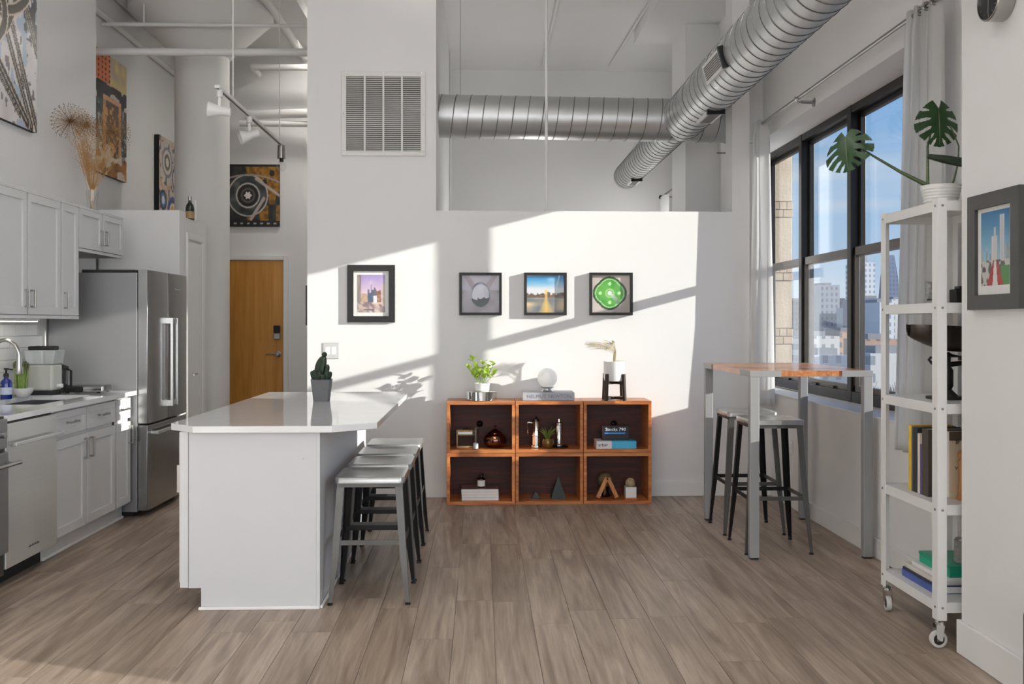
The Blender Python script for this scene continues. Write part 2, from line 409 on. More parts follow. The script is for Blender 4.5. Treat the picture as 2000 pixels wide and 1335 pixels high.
# window wall: openings between (Y, Z) limits
Z0, Z1 = 0.82, 2.91
WY0, WY1 = 4.72, 8.64
wall('wall_right',
     (XW, 2.80, 3.90, WY0, 0, HC),
     (XW, 2.80, WY0, WY1, 0, Z0),
     (XW, 2.80, WY0, WY1, Z1, HC),
     (XW, XW+0.03, 7.92, WY1, Z0, Z1),
     (XW, 2.69, WY1+0.01, 9.26, 0, HC),
     (2.01, 2.80, 9.26, 9.92, 0, HC),
     (XW, 2.80, 9.92, YR, 0, 0.82), (XW, 2.80, 9.92, YR, 2.75, HC), (XW, 2.80, 9.92, 10.1, 0.82, 2.75), (XW, 2.80, 11.2, YR, 0.82, 2.75))
XP = 2.012
wall('wall_pier',
     (XP, 2.80, 2.58, 3.905, 0, HC), (XP, 2.80, -2.3, -1.9, 0, HC), (XP, 2.80, -7.3, -6.5, 0, HC), (XP, 2.80, -6.5, -2.3, 0, 0.75), (XP, 2.80, -6.5, -2.3, 2.95, HC), (XP, 2.80, -1.9, 2.58, 0, 0.75), (XP, 2.80, -1.9, 2.58, 2.95, HC))
wall('wall_rear', (-3.45, 2.75, -7.3, -7.15, 0, 0.5), (-3.45, 2.75, -7.3, -7.15, 3.3, HC), (-3.45, -2.8, -7.3, -7.15, 0.5, 3.3), (2.0, 2.75, -7.3, -7.15, 0.5, 3.3))
# fridge end wall and the low closet behind it
XC = -2.45
Hwing = PY(300, 410, 7.78)[1]
wall('wall_fridge', (XK, XC, 7.78, 7.94, 0, Hwing))
wall('wall_closet', (XF, XC, 7.945, 8.52, 0, 2.26))
# baseboards
bb = 0.115
def base(name, pts, face, h=bb, t=0.016):
    """baseboard: boxes with a small rounded top"""
    b = MB()
    for q in pts: b.box(*q)
    return struct(b.build(name, TP, origin=(0, 0, 0), bevel=0.004))
base('baseboard_back', [(X_ml, XW-0.016, YB-0.016, YB, 0, bb)], 0)
base('baseboard_right', [(XW-0.016, XW, 3.92, YB, 0, bb)], 0)
base('baseboard_pier', [(XP-0.016, XP, 2.0, 3.905, 0, 0.14), (XP-0.016, XW-0.016, 3.905, 3.921, 0, 0.14)], 0)
# window sill ledge trim
struct(MB().box(XW-0.012, XG+0.02, WY0+0.001, YB-0.001, 0.8203, 0.832).build('trim_1', TP, origin=(0, 0, 0), bevel=0.003))
# ------------------------------------------------------------------ big black window: four bays of sliding sashes
def window(name, y0, y1, z0, z1, bays, xf, rail_h):
    root = bpy.data.objects.new(name, None); COL.objects.link(root); root.location = (xf, (y0+y1)/2, z0); struct(root)
    d = 0.10
    fr = MB(); fw = 0.055
    fr.box(xf, xf+d, y0, y1, z1-fw, z1); fr.box(xf, xf+d, y0, y1, z0, z0+0.075)
    fr.box(xf, xf+d, y0, y0+fw, z0, z1); fr.box(xf, xf+d, y1-fw, y1, z0, z1)
    fr.build('frame', 'black_metal', root, bevel=0.004)
    wd = (y1-y0)/bays
    for i in range(1, bays):
        c = y0+i*wd
        MB().box(xf-0.004, xf+d, c-0.035, c+0.035, z0, z1).build('mullion', 'black_metal', root, bevel=0.004)
    for i in range(bays):
        a = y0+i*wd+(0.04 if i else fw); b = y0+(i+1)*wd-(0.04 if i < bays-1 else fw)
        # upper sash set back, lower sash in front
        for nm, za, zb, xo in (('upper_sash', rail_h-0.03, z1-fw, 0.052), ('lower_sash', z0+0.075, rail_h+0.03, 0.012)):
            s = MB(); t = 0.032
            s.box(xf+xo, xf+xo+0.036, a, b, zb-(0.06 if nm == 'lower_sash' else t), zb); s.box(xf+xo, xf+xo+0.036, a, b, za, za+t+0.012)
            s.box(xf+xo, xf+xo+0.036, a, a+t, za, zb); s.box(xf+xo, xf+xo+0.036, b-t, b, za, zb)
            so_ = s.build(nm, 'bronze_metal' if nm == 'lower_sash' else 'black_metal', root, bevel=0.003)
            MB().box(xf+xo+0.014, xf+xo+0.020, a+t-0.004, b-t+0.004, za+0.02, zb-0.02).build('pane', 'pane_glass', so_)
        l = MB().box(xf-0.006, xf+0.012, (a+b)/2-0.22, (a+b)/2-0.12, z0+0.077, z0+0.092); l.box(xf-0.006, xf+0.012, (a+b)/2+0.14, (a+b)/2+0.24, z0+0.077, z0+0.092)
        l.build('sash_lift', 'black_metal', root)
    return root
window('window_1', 5.56, 8.62, Z0+0.0125, Z1-0.0005, 3, XG, 1.885)
window('window_6', 4.735, 5.559, Z0+0.0125, Z1-0.0005, 1, XG, 1.885)
window('window_2', -1.9, 2.58, 0.75, 2.95, 4, 2.45, 1.85)
window('window_5', -6.5, -2.3, 0.75, 2.95, 4, 2.45, 1.85)
window('window_3', 10.1, 11.2, 0.82, 2.75, 1, 2.55, 1.8)
# rear window frame
rw = bpy.data.objects.new('window_4', None); COL.objects.link(rw); rw.location = (-0.4, -7.2, 0.5); struct(rw)
b = MB()
for xx in (-2.8, -1.6, -0.4, 0.8, 1.94): b.box(xx, xx+0.06, -7.26, -7.18, 0.5, 3.3)
for zz in (0.5, 1.9, 3.24): b.box(-2.8, 2.0, -7.26, -7.18, zz, zz+0.06)
b.build('frame', 'black_metal', rw)
MB().box(-2.8, 2.0, -7.225, -7.22, 0.5, 3.3).build('pane', 'pane_glass', rw)
# ------------------------------------------------------------------ entry door
Xd1, Zd = PY(554, 509, YD); Xd0 = Xd1-0.92
d1 = bpy.data.objects.new('door_1', None); COL.objects.link(d1); d1.location = ((Xd0+Xd1)/2, YD, 0); struct(d1)
MB().box(Xd0, Xd1, YD-0.03, YD+0.01, 0.005, Zd).build('door_leaf', 'door_wood', d1, bevel=0.003)
b = MB(); b.box(Xd0-0.055, Xd0-0.004, YD-0.045, YD, 0, Zd+0.055); b.box(Xd1+0.004, Xd1+0.055, YD-0.045, YD, 0, Zd+0.055); b.box(Xd0-0.004, Xd1+0.004, YD-0.045, YD, Zd+0.005, Zd+0.055)
b.build('door_frame', TP, d1, bevel=0.004)
xk, zk = PY(541, 649, YD-0.04)
b = MB().box(xk-0.036, xk+0.036, YD-0.062, YD-0.03, zk-0.005, zk+0.078).build('keypad', 'black_rubber', d1, bevel=0.008)
MB().box(xk-0.036, xk+0.036, YD-0.062, YD-0.03, zk-0.078, zk-0.006).build('deadbolt', 'nickel', d1, bevel=0.008)
xh, zh = PY(543, 691, YD-0.04)
hb = MB().lathe([(0.036, 0), (0.036, 0.012), (0.02, 0.02), (0.018, 0.05), (0, 0.05)], 20, (0, 0, 0), axis=1)
hb.v = [(p[0]+xh, YD-0.03-p[1], p[2]+zh) for p in hb.v]
hh = hb.build('handle', 'nickel', d1, smooth=True)
MB().tube([(xh, YD-0.075, zh), (xh-0.04, YD-0.078, zh), (xh-0.125, YD-0.075, zh-0.003)], [0.011, 0.011, 0.008], 10).build('lever', 'nickel', hh, smooth=True)
# closet door
d2 = bpy.data.objects.new('door_2', None); COL.objects.link(d2); d2.location = (XC, 8.14, 0); struct(d2)
MB().box(XC, XC+0.012, 7.985, 8.36, 0.01, 2.065).build('door_leaf', TP, d2, bevel=0.003)
b = MB().box(XC, XC+0.018, 8.375, 8.435, 0, 2.14); b.box(XC, XC+0.018, 7.945, 7.975, 0, 2.14); b.box(XC, XC+0.018, 7.975, 8.375, 2.085, 2.14)
b.build('door_frame', TP, d2, bevel=0.003)
y_, z_ = PX(380, 730, XC+0.03)
MB().tube([(XC+0.01, y_, z_), (XC+0.05, y_, z_), (XC+0.052, y_-0.09, z_)], 0.009, 10).build('handle', 'nickel', d2, smooth=True)
# ================================================================== kitchen run along the left wall
mat('drawer_gap', rgb(120, 120, 121), 0.6)
mat('oven_black', rgb(32, 32, 33), 0.2, var=0.05)
mat('steel_dw', rgb(210, 210, 209), 0.26, 0.6, var=0.02, scale=3, stretch=(40, 1.2, 40))
mat('grout', rgb(196, 195, 192), 0.8)
mat('tile_white', rgb(232, 232, 230), 0.12, var=0.012, scale=4)
CT = 0.905                                             # worktop height
XD = -2.49                                             # cabinet door faces
def shaker(b, x0, x1, y0, y1, z0, z1, rail):
    """frame-and-panel front facing +X: four rails and a recessed panel"""
    t = (x1-x0)
    b.box(x0, x1, y0, y1, z0, z0+rail); b.box(x0, x1, y0, y1, z1-rail, z1)
    b.box(x0, x1, y0, y0+rail, z0+rail, z1-rail); b.box(x0, x1, y1-rail, y1, z0+rail, z1-rail)
    b.box(x0, x0+t*0.5, y0+rail-0.001, y1-rail+0.001, z0+rail-0.001, z1-rail+0.001)
    return b
def pull(x, y, z, ln, vert, parent):
    """square bow pull standing off a front that faces +X"""
    b = MB(); s = 0.011; o = 0.032
    if vert:
        b.box(x+o-s, x+o, y-s/2, y+s/2, z-ln/2, z+ln/2)
        for q in (-1, 1): b.box(x, x+o-s, y-s/2, y+s/2, z+q*(ln/2-s/2)-s/2, z+q*(ln/2-s/2)+s/2)
    else:
        b.box(x+o-s, x+o, y-ln/2, y+ln/2, z-s/2, z+s/2)
        for q in (-1, 1): b.box(x, x+o-s, y+q*(ln/2-s/2)-s/2, y+q*(ln/2-s/2)+s/2, z-s/2, z+s/2)
    return b.build('handle', 'nickel', parent, bevel=0.0015)
def base_cabinet(label, y0, y1, doors, pulls_at):
    t = thing('base_cabinet', label, 'cabinet', (-2.81, (y0+y1)/2, 0), group='grey shaker base cabinets')
    b = MB(); xb = XK+0.013; zt = CT-0.031
    b.box(xb, XD-0.021, y0, y0+0.012, 0.105, zt); b.box(xb, XD-0.021, y1-0.012, y1, 0.105, zt); b.box(xb, XD-0.021, y0, y1, 0.105, 0.12)
    b.box(xb, xb+0.008, y0, y1, 0.12, zt); b.box(XD-0.035, XD-0.021, y0, y1, 0.12, zt)
    b.build('body', 'cabinet_paint', t)
    MB().box(-2.575, -2.555, y0, y1, 0, 0.105).build('toe_kick', 'cabinet_paint', t)
    MB().box(-2.555, -2.543, y0, y1, 0, 0.018).build('toe_moulding', TP, t, bevel=0.003)
    wd = (y1-y0)/doors
    for i in range(doors):
        a, b_ = y0+i*wd+0.012, y0+(i+1)*wd-0.012
        f = shaker(MB(), XD-0.02, XD, a, b_, 0.715, CT-0.048, 0.042).build('drawer_front', 'cabinet_paint', t, bevel=0.0015)
        pull(XD, (a+b_)/2, 0.787, 0.13, False, f)
        f = shaker(MB(), XD-0.02, XD, a, b_, 0.118, 0.690, 0.055).build('door', 'cabinet_paint', t, bevel=0.0015)
        pull(XD, b_-0.03 if pulls_at[i] > 0 else a+0.03, 0.60, 0.13, True, f)
    return t
base_cabinet('grey two-door base cabinet under the sink, beside the dishwasher', 5.595, 6.545, 2, (1, -1))
base_cabinet('narrow grey base cabinet between the sink cabinet and refrigerator', 6.55, 6.825, 1, (1,))
# dishwasher
t = thing('dishwasher', 'stainless steel dishwasher with a bar handle under the worktop', 'dishwasher', (-2.8, 5.285, 0))
MB().box(XK+0.013, -2.50, 4.992, 5.588, 0.10, CT-0.032).build('body', 'oven_black', t)
MB().box(-2.6, -2.56, 4.992, 5.588, 0.0, 0.10).build('toe_panel', 'black_rubber', t)
dd = MB().box(-2.50, -2.463, 4.995, 5.585, 0.105, CT-0.045).build('door', 'steel_dw', t, bevel=0.004)
h = MB().box(-2.436, -2.414, 5.005, 5.575, 0.742, 0.762)
for yy in (5.02, 5.545): h.box(-2.463, -2.43, yy, yy+0.018, 0.745, 0.759)
h.build('handle', 'steel_dw', dd, bevel=0.004)
b = MB()
for i in range(9): b.box(-2.4632, -2.4625, 5.24+i*0.014, 5.24+i*0.014+0.009, 0.163, 0.171+0.003*(i % 2))
b.build('badge', 'oven_black', dd)
# range (its far edge enters the picture)
t = thing('range', 'dark stainless range with oven handle at the left edge', 'stove', (-2.8, 4.6, 0))
MB().box(XK+0.013, -2.47, 4.225, 4.985, 0.08, CT-0.002).build('body', 'oven_black', t)
MB().box(-2.6, -2.55, 4.225, 4.985, 0.0, 0.08).build('toe_panel', 'black_rubber', t)
od = MB().box(-2.47, -2.44, 4.24, 4.975, 0.20, 0.72).build('oven_door', 'stainless_side', t, bevel=0.004)
h = MB().tube([(-2.385, 4.27, 0.665), (-2.385, 4.985, 0.665)], 0.011, 12)
for yy in (4.3, 4.94): h.tube([(-2.44, yy, 0.665), (-2.385, yy, 0.665)], 0.008, 8)
h.build('handle', 'stainless', od, smooth=True)
MB().box(-2.47, -2.445, 4.24, 4.975, 0.74, 0.89).build('control_panel', 'stainless_side', t, bevel=0.004)
for i in range(5): MB().cyl((-2.445, 4.33+i*0.14, 0.815), (-2.415, 4.33+i*0.14, 0.815), 0.019, 0.016, 14).build('knob', 'stainless', t, smooth=True)
MB().box(-3.08, -2.50, 4.25, 4.96, CT-0.002, CT+0.012).build('cooktop', 'oven_black', t, bevel=0.004)
# worktop with the sink cut-out
SX0, SX1, SY0, SY1 = -2.985, -2.600, 5.66, 6.40
t = MB(); z0, z1 = CT-0.03, CT
t.box(XK, -2.452, 4.988, SY0, z0, z1); t.box(XK, -2.452, SY1, 6.828, z0, z1); t.box(XK, SX0, SY0, SY1, z0, z1); t.box(SX1, -2.452, SY0, SY1, z0, z1)
tag(t.build('worktop', 'quartz'), 'pale quartz kitchen worktop around the sink along the left wall', 'countertop')
# undermount sink
t = thing('kitchen_sink', 'stainless undermount kitchen sink sunk into the pale worktop', 'sink', ((SX0+SX1)/2, (SY0+SY1)/2, CT-0.235))
b = MB(); w_ = 0.004; zb = CT-0.23
b.box(SX0-0.01, SX1+0.01, SY0-0.01, SY1+0.01, zb, zb+w_)
b.box(SX0-0.012, SX0, SY0-0.01, SY1+0.01, zb, z0-0.0005); b.box(SX1, SX1+0.012, SY0-0.01, SY1+0.01, zb, z0-0.0005)
b.box(SX0, SX1, SY0-0.012, SY0, zb, z0-0.0005); b.box(SX0, SX1, SY1, SY1+0.012, zb, z0-0.0005)
b.build('basin', 'stainless', t)
MB().lathe([(0.045, 0), (0.045, 0.006), (0.03, 0.004), (0, 0.004)], 20, ((SX0+SX1)/2, 6.03, zb+w_)).build('drain', 'chrome', t, smooth=True)
MB().box(SX0+0.02, SX1-0.02, SY0+0.05, SY0+0.4, CT-0.07, CT-0.062).build('drain_rack', 'stainless', t)
# faucet
FX, FY = -3.02, 5.93
t = thing('kitchen_faucet', 'brushed gooseneck pull-down faucet behind the sink', 'faucet', (FX, FY, CT))
MB().lathe([(0.027, 0), (0.027, 0.012), (0.018, 0.02), (0.018, 0.11), (0.014, 0.12), (0, 0.12)], 20, (FX, FY, CT)).build('base', 'nickel', t, smooth=True)
pts = [(FX, FY, CT+0.11), (FX, FY, CT+0.27)]
for i in range(1, 13):
    a = math.pi*i/12; pts.append((FX+0.085-0.085*math.cos(a), FY+0.01*i/12, CT+0.27+0.105*math.sin(a)))
MB().tube(pts, 0.0115, 14).build('neck', 'nickel', t, smooth=True)
e_ = pts[-1]
MB().lathe([(0.013, 0.02), (0.015, 0.0), (0.018, -0.05), (0.024, -0.10), (0.022, -0.106), (0, -0.106)], 18, e_).build('spray_head', 'nickel', t, smooth=True)
MB().tube([(FX+0.016, FY-0.002, CT+0.07), (FX+0.045, FY-0.01, CT+0.075), (FX+0.075, FY-0.02, CT+0.10)], [0.009, 0.008, 0.006], 10).build('lever', 'nickel', t, smooth=True)
# backsplash tiles
bs = struct(MB().box(XK, XK+0.004, 4.99, 6.83, CT, 1.416).build('wall_backsplash', 'grout', origin=(0, 0, 0)))
th_, tw_ = 0.0765, 0.1535
tile = MB().box(0, 0.006, 0.001, tw_-0.001, 0.001, th_-0.001).build('tile', 'tile_white', bs)
bm = bmesh.new(); bm.from_mesh(tile.data); bmesh.ops.bevel(bm, geom=[e for e in bm.edges if all(v.co.x > 0.003 for v in e.verts)], offset=0.0015, segments=1, affect='EDGES'); bm.to_mesh(tile.data); bm.free()
tme = tile.data; bpy.data.objects.remove(tile)
for r_ in range(6):
    y = 5.0+(0 if r_ % 2 else tw_/2)
    while y+tw_ < 6.83:
        inst(tme, 'tile', bs, (XK+0.003, y, CT+0.004+r_*(th_+0.0015))); y += tw_+0.0015
# ------------------------------------------------------------------ wall cabinets
XU = -2.77
def upper_cabinet(label, y0, y1, z0, z1, doors, pulls_at, rail=0.05):
    t = thing('wall_cabinet', label, 'cabinet', ((XK+XU)/2, (y0+y1)/2, z0), group='grey shaker wall cabinets')
    MB().box(XK, XU-0.021, y0, y1, z0, z1).build('body', 'cabinet_paint', t)
    MB().box(XU-0.021, XU-0.004, y0, y1, z0-0.002, z0+0.018).build('light_rail', 'cabinet_paint', t)
    MB().box(XU-0.021, XU-0.002, y0, y1, z1-0.012, z1+0.003).build('top_moulding', 'cabinet_paint', t)
    wd = (y1-y0)/doors
    for i in range(doors):
        a, b_ = y0+i*wd+0.010, y0+(i+1)*wd-0.010
        f = shaker(MB(), XU-0.02, XU, a, b_, z0+0.022, z1-0.014, rail).build('door', 'cabinet_paint', t, bevel=0.0015)
        pull(XU, b_-0.028 if pulls_at[i] > 0 else a+0.028, z0+0.12, 0.11, True, f)
    return t
upper_cabinet('grey double-door wall cabinet above the sink', 5.42, 6.345, 1.415, 2.195, 2, (1, -1))
upper_cabinet('narrow grey single-door wall cabinet next to the refrigerator', 6.35, 6.625, 1.415, 2.195, 1, (-1,))
upper_cabinet('short grey two-door wall cabinet over the refrigerator', 6.63, 7.43, 1.885, 2.195, 2, (1, -1), 0.042)
t = thing('under_cabinet_light', 'lit white strip lamp under the wall cabinet', 'lamp', (-2.92, 5.95, 1.39))
mat('lamp_glow', (1, 0.95, 0.85), 0.4, emit=(1.0, 0.93, 0.82), estr=5.0)
MB().box(-2.95, -2.89, 5.5, 6.3, 1.398, 1.4145).build('housing', TP, t, bevel=0.002)
MB().box(-2.945, -2.895, 5.52, 6.28, 1.392, 1.398).build('diffuser', 'lamp_glow', t)
# ------------------------------------------------------------------ refrigerator
FY0, FY1, FXb, FXd, FH = 6.845, 7.745, -2.455, -2.372, 1.765
t = thing('refrigerator', 'stainless french-door refrigerator with bottom freezer drawer', 'refrigerator', (-2.75, 7.3, 0))
MB().box(-3.08, FXb, FY0, FY1, 0.035, FH-0.02).build('cabinet', 'stainless_side', t, bevel=0.004)
MB().box(-2.85, FXb-0.01, FY0+0.01, FY1-0.01, FH-0.02, FH+0.002).build('hinge_cover', 'black_rubber', t, bevel=0.004)
MB().box(-3.05, FXb-0.03, FY0+0.02, FY1-0.02, 0.012, 0.035).build('base_grille', 'black_rubber', t)
for yy in (FY0+0.08, FY1-0.08): MB().cyl((-2.50, yy, 0), (-2.50, yy, 0.03), 0.02, n=12).build('foot', 'black_rubber', t)
ym = (FY0+FY1)/2; zs = 0.66
def rounded_front(y0, y1, z0, z1):
    """door with softly bowed front"""
    n = 8; pts = []
    for i in range(n+1):
        a = i/n; pts.append((FXd-0.012*abs(2*a-1)**3, y0+(y1-y0)*a))
    pts = [(FXb+0.004, y0)]+pts+[(FXb+0.004, y1)]
    return MB().prism(pts[::-1] if False else pts, z0, z1, 2)
for k, (a, b_) in enumerate(((FY0+0.002, ym-0.003), (ym+0.003, FY1-0.002))):
    d = rounded_front(a, b_, zs+0.006, FH).build('door', 'stainless', t, smooth=30, bevel=0.003)
    hy = b_-0.055 if k == 0 else a+0.055
    h = MB().box(FXd+0.028, FXd+0.046, hy-0.012, hy+0.012, zs+0.10, FH-0.34)
    for zz in (zs+0.10, FH-0.385): h.box(FXd-0.012, FXd+0.034, hy-0.010, hy+0.010, zz, zz+0.045)
    h.build('handle', 'steel_dw', d, bevel=0.004)
d = rounded_front(FY0+0.002, FY1-0.002, 0.045, zs-0.006).build('freezer_drawer', 'stainless', t, smooth=30, bevel=0.003)
h = MB().box(FXd+0.028, FXd+0.046, FY0+0.06, FY1-0.06, zs-0.075, zs-0.05)
for yy in (FY0+0.06, FY1-0.105): h.box(FXd-0.012, FXd+0.034, yy, yy+0.045, zs-0.073, zs-0.052)
h.build('handle', 'steel_dw', d, bevel=0.004)
b = MB()
for i in range(8): b.box(FXd-0.001, FXd+0.0004, ym+0.14+i*0.016, ym+0.14+i*0.016+0.011, FH-0.122, FH-0.114+0.004*(i % 3 == 0))
b.build('badge', 'nickel', t)
# ------------------------------------------------------------------ things on the worktop
def place(px, py, x): 
    y, z = PX(px, py, x); return x, y
X1, Y1 = -2.995, 6.075
t = thing('soap_bottle', 'blue glass soap bottle with black pump beside the faucet', 'bottle', (X1, Y1, CT))
mat('blue_glass', rgb(22, 42, 120), 0.08, var=0.1, spec=0.7)
mat('label_blue', rgb(196, 206, 224), 0.5, var=0.1, scale=60)
MB().lathe([(0.030, 0), (0.034, 0.006), (0.034, 0.10), (0.030, 0.115), (0.013, 0.13), (0.013, 0.142), (0, 0.142)], 24, (X1, Y1, CT)).build('bottle', 'blue_glass', t, smooth=True)
MB().lathe([(0.0346, 0.03), (0.0346, 0.075)], 24, (X1, Y1, CT)).build('label', 'label_blue', t, smooth=True)
b = MB().lathe([(0.016, 0.14), (0.016, 0.16), (0.006, 0.165), (0.006, 0.185), (0.014, 0.186), (0.014, 0.196), (0, 0.196)], 16, (X1, Y1, CT))
b.bar((X1, Y1, CT+0.191), (X1+0.045, Y1-0.01, CT+0.186), 0.010, 0.008); b.build('pump', 'black_rubber', t, smooth=True)
# bowl with standing asparagus
X2, Y2 = -2.955, 6.21
t = thing('white_bowl', 'small white bowl holding green asparagus on the worktop', 'bowl', (X2, Y2, CT))
MB().lathe([(0.028, 0), (0.034, 0.004), (0.058, 0.035), (0.066, 0.062), (0.063, 0.062), (0.055, 0.036), (0.03, 0.010), (0, 0.008)], 28, (X2, Y2, CT)).build('bowl', 'white_ceramic', t, smooth=True)
mat('asparagus', rgb(112, 134, 62), 0.5, var=0.25, scale=30)
mat('asparagus_tip', rgb(78, 84, 52), 0.6, var=0.25, scale=50)
random.seed(7)
for i in range(13):
    a = 2*math.pi*i/13*1.0+0.3; rr = 0.022*(0.35+0.65*hsh(i, 5)); h_ = 0.20+0.05*hsh(i, 9)
    lx, ly = math.cos(a)*0.015, math.sin(a)*0.015
    px_, py_ = X2-0.012+math.cos(a)*rr*1.5, Y2+math.sin(a)*rr*1.5
    s = thing('asparagus_spear', 'green asparagus spear standing in the small white bowl', 'vegetable', (px_, py_, CT+0.012), group='asparagus spears in the white bowl')
    MB().tube([(0, 0, 0), (lx*.5, ly*.5, h_*.5), (lx, ly, h_-0.04)], [0.0068, 0.0066, 0.0058], 8).build('stalk', 'asparagus', s, smooth=True, local=True)
    MB().tube([(lx, ly, h_-0.042), (lx*1.1, ly*1.1, h_-0.025), (lx*1.15, ly*1.15, h_-0.008), (lx*1.2, ly*1.2, h_)], [0.006, 0.0078, 0.006, 0.001], 8).build('tip', 'asparagus_tip', s, smooth=True, local=True)
# water-filter dispenser
X3, Y3 = -2.93, 6.46
t = thing('water_dispenser', 'clear plastic water filter dispenser with black lid', 'dispenser', (X3, Y3, CT), rz=0.0)
mat('cloudy_plastic', rgb(214, 216, 206), 0.25, var=0.05, trans=0.25)
mat('clear_plastic', rgb(226, 230, 230), 0.1, var=0.02, trans=0.55)
MB().box(X3-0.085, X3+0.085, Y3-0.075, Y3+0.075, CT+0.03, CT+0.205).build('tank', 'cloudy_plastic', t, bevel=0.015, seg=3)
b = MB(); q = [(-0.088, 0.205), (0.088, 0.205), (0.104, 0.30), (-0.104, 0.30)]
b.add([(X3+s_*(-1)**0, Y3-0.078 if f_ else Y3+0.078, CT+z_) for f_ in (1, 0) for s_, z_ in q], [(0, 1, 2, 3), (7, 6, 5, 4), (0, 4, 5, 1), (1, 5, 6, 2), (2, 6, 7, 3), (3, 7, 4, 0)])
b.build('upper_reservoir', 'clear_plastic', t, bevel=0.006)
MB().box(X3-0.08, X3+0.065, Y3-0.07, Y3+0.07, CT+0.30, CT+0.325).build('lid', 'black_rubber', t, bevel=0.006)
MB().box(X3-0.08, X3+0.08, Y3-0.07, Y3+0.07, CT+0.0, CT+0.03).build('foot_ring', 'black_rubber', t, bevel=0.004)
MB().cyl((X3+0.085, Y3, CT+0.06), (X3+0.118, Y3, CT+0.06), 0.014, n=14).build('tap', 'white_ceramic', t, smooth=True)
# contact grill in front of it
X4, Y4 = -2.70, 6.66
t = thing('contact_grill', 'flat black countertop grill with chrome front bar', 'appliance', (X4, Y4, CT))
MB().box(X4-0.15, X4+0.10, Y4-0.10, Y4+0.10, CT+0.008, CT+0.048).build('body', 'oven_black', t, bevel=0.01, seg=3)
MB().box(X4-0.02, X4+0.12, Y4-0.112, Y4-0.085, CT+0.012, CT+0.05).build('chrome_bar', 'chrome', t, bevel=0.008, seg=3)
for i, (a, c_) in enumerate(((-0.13, -0.08), (0.08, -0.08), (-0.13, 0.08), (0.08, 0.08))): MB().cyl((X4+a, Y4+c_, CT), (X4+a, Y4+c_, CT+0.01), 0.012, n=10).build('foot', 'black_rubber', t)
# french press
X5, Y5 = -2.93, 6.70
t = thing('french_press', 'black glass french press against the refrigerator side', 'coffee maker', (X5, Y5, CT))
mat('smoked_glass', rgb(60, 60, 62), 0.06, var=0.05, spec=0.7)
MB().lathe([(0.046, 0), (0.048, 0.01), (0.048, 0.16), (0.044, 0.16), (0.044, 0.012), (0, 0.012)], 24, (X5, Y5, CT)).build('beaker', 'smoked_glass', t, smooth=True)
b = MB().lathe([(0.052, 0.155), (0.052, 0.178), (0.02, 0.19), (0.006, 0.192), (0.006, 0.21), (0.012, 0.215), (0.012, 0.225), (0, 0.228)], 24, (X5, Y5, CT)); b.build('lid', 'black_rubber', t, smooth=True)
MB().tube([(X5+0.05, Y5-0.015, CT+0.16), (X5+0.085, Y5-0.03, CT+0.15), (X5+0.085, Y5-0.03, CT+0.05), (X5+0.05, Y5-0.015, CT+0.035)], 0.008, 8).build('handle', 'black_rubber', t, smooth=True)
# ================================================================== island
t = thing('kitchen_island', 'grey panelled kitchen island with a notched toe kick', 'island', (-1.1, 5.54, 0))
IX0, IXm, IX1, IY0, IY1 = -1.455, -1.415, -0.781, 4.62, 6.46
MB().box(IX0, IXm, IY0+0.004, IY1, 0.105, 0.858).build('cabinet_front', 'cabinet_paint', t, bevel=0.002)
b = MB().prism([(IXm+0.004, 0.105), (-1.352, 0.105), (-1.352, 0.0), (IX1-0.016, 0.0), (IX1-0.016, 0.858), (IXm+0.004, 0.858)], IY0, IY0+0.018, 1)
b.build('end_panel', 'island_paint', t)
MB().box(IX1-0.018, IX1, IY0-0.004, IY0+0.016, 0.0, 0.858).build('corner_trim', 'island_paint', t, bevel=0.002)
MB().box(IX1-0.016, IX1-0.002, IY0+0.016, IY1, 0.0, 0.858).build('side_panel', 'island_paint', t, bevel=0.001)
MB().box(IXm, IX1-0.018, IY1-0.02, IY1, 0.0, 0.858).build('far_panel', 'island_paint', t)
MB().box(-1.352, -1.336, IY0+0.02, IY1-0.02, 0, 0.105).build('toe_kick', 'island_paint', t)
b = MB().box(-1.362, IX1-0.002, IY0-0.014, IY0, 0, 0.016); b.box(IX1, IX1+0.012, IY0, IY1, 0, 0.016); b.build('shoe_moulding', TP, t, bevel=0.004)
for (px_, py_) in ((418, 840), (492, 840), (585, 840), (592, 895)):
    x_, z_ = PY(px_, py_, IY0); MB().cyl((x_, IY0-0.0015, z_), (x_, IY0+0.001, z_), 0.0045, n=10).build('screw_cap', 'nickel', t)
# cabinet doors on the aisle side
for i in range(3):
    a = IY0+0.05+i*0.6; MB().box(IX0-0.018, IX0, a, a+0.57, 0.12, 0.85).build('door', 'cabinet_paint', t, bevel=0.002)
MB().box(IX0-0.0315, IX0-0.0185, IY0+0.06, IY0+0.072, 0.555, 0.69).build('handle', 'nickel', t, bevel=0.001)
IT = 0.891
pts = [(-1.375, 4.565), (-0.715, 4.565), (-0.517, 4.725), (-0.517, 6.66), (-0.62, 6.855), (-1.525, 6.855), (-1.525, 4.71)]
tag(MB().prism(pts, IT-0.0325, IT, 2).build('island_worktop', 'quartz', bevel=0.003), 'glossy pale quartz island top with clipped corners', 'countertop')
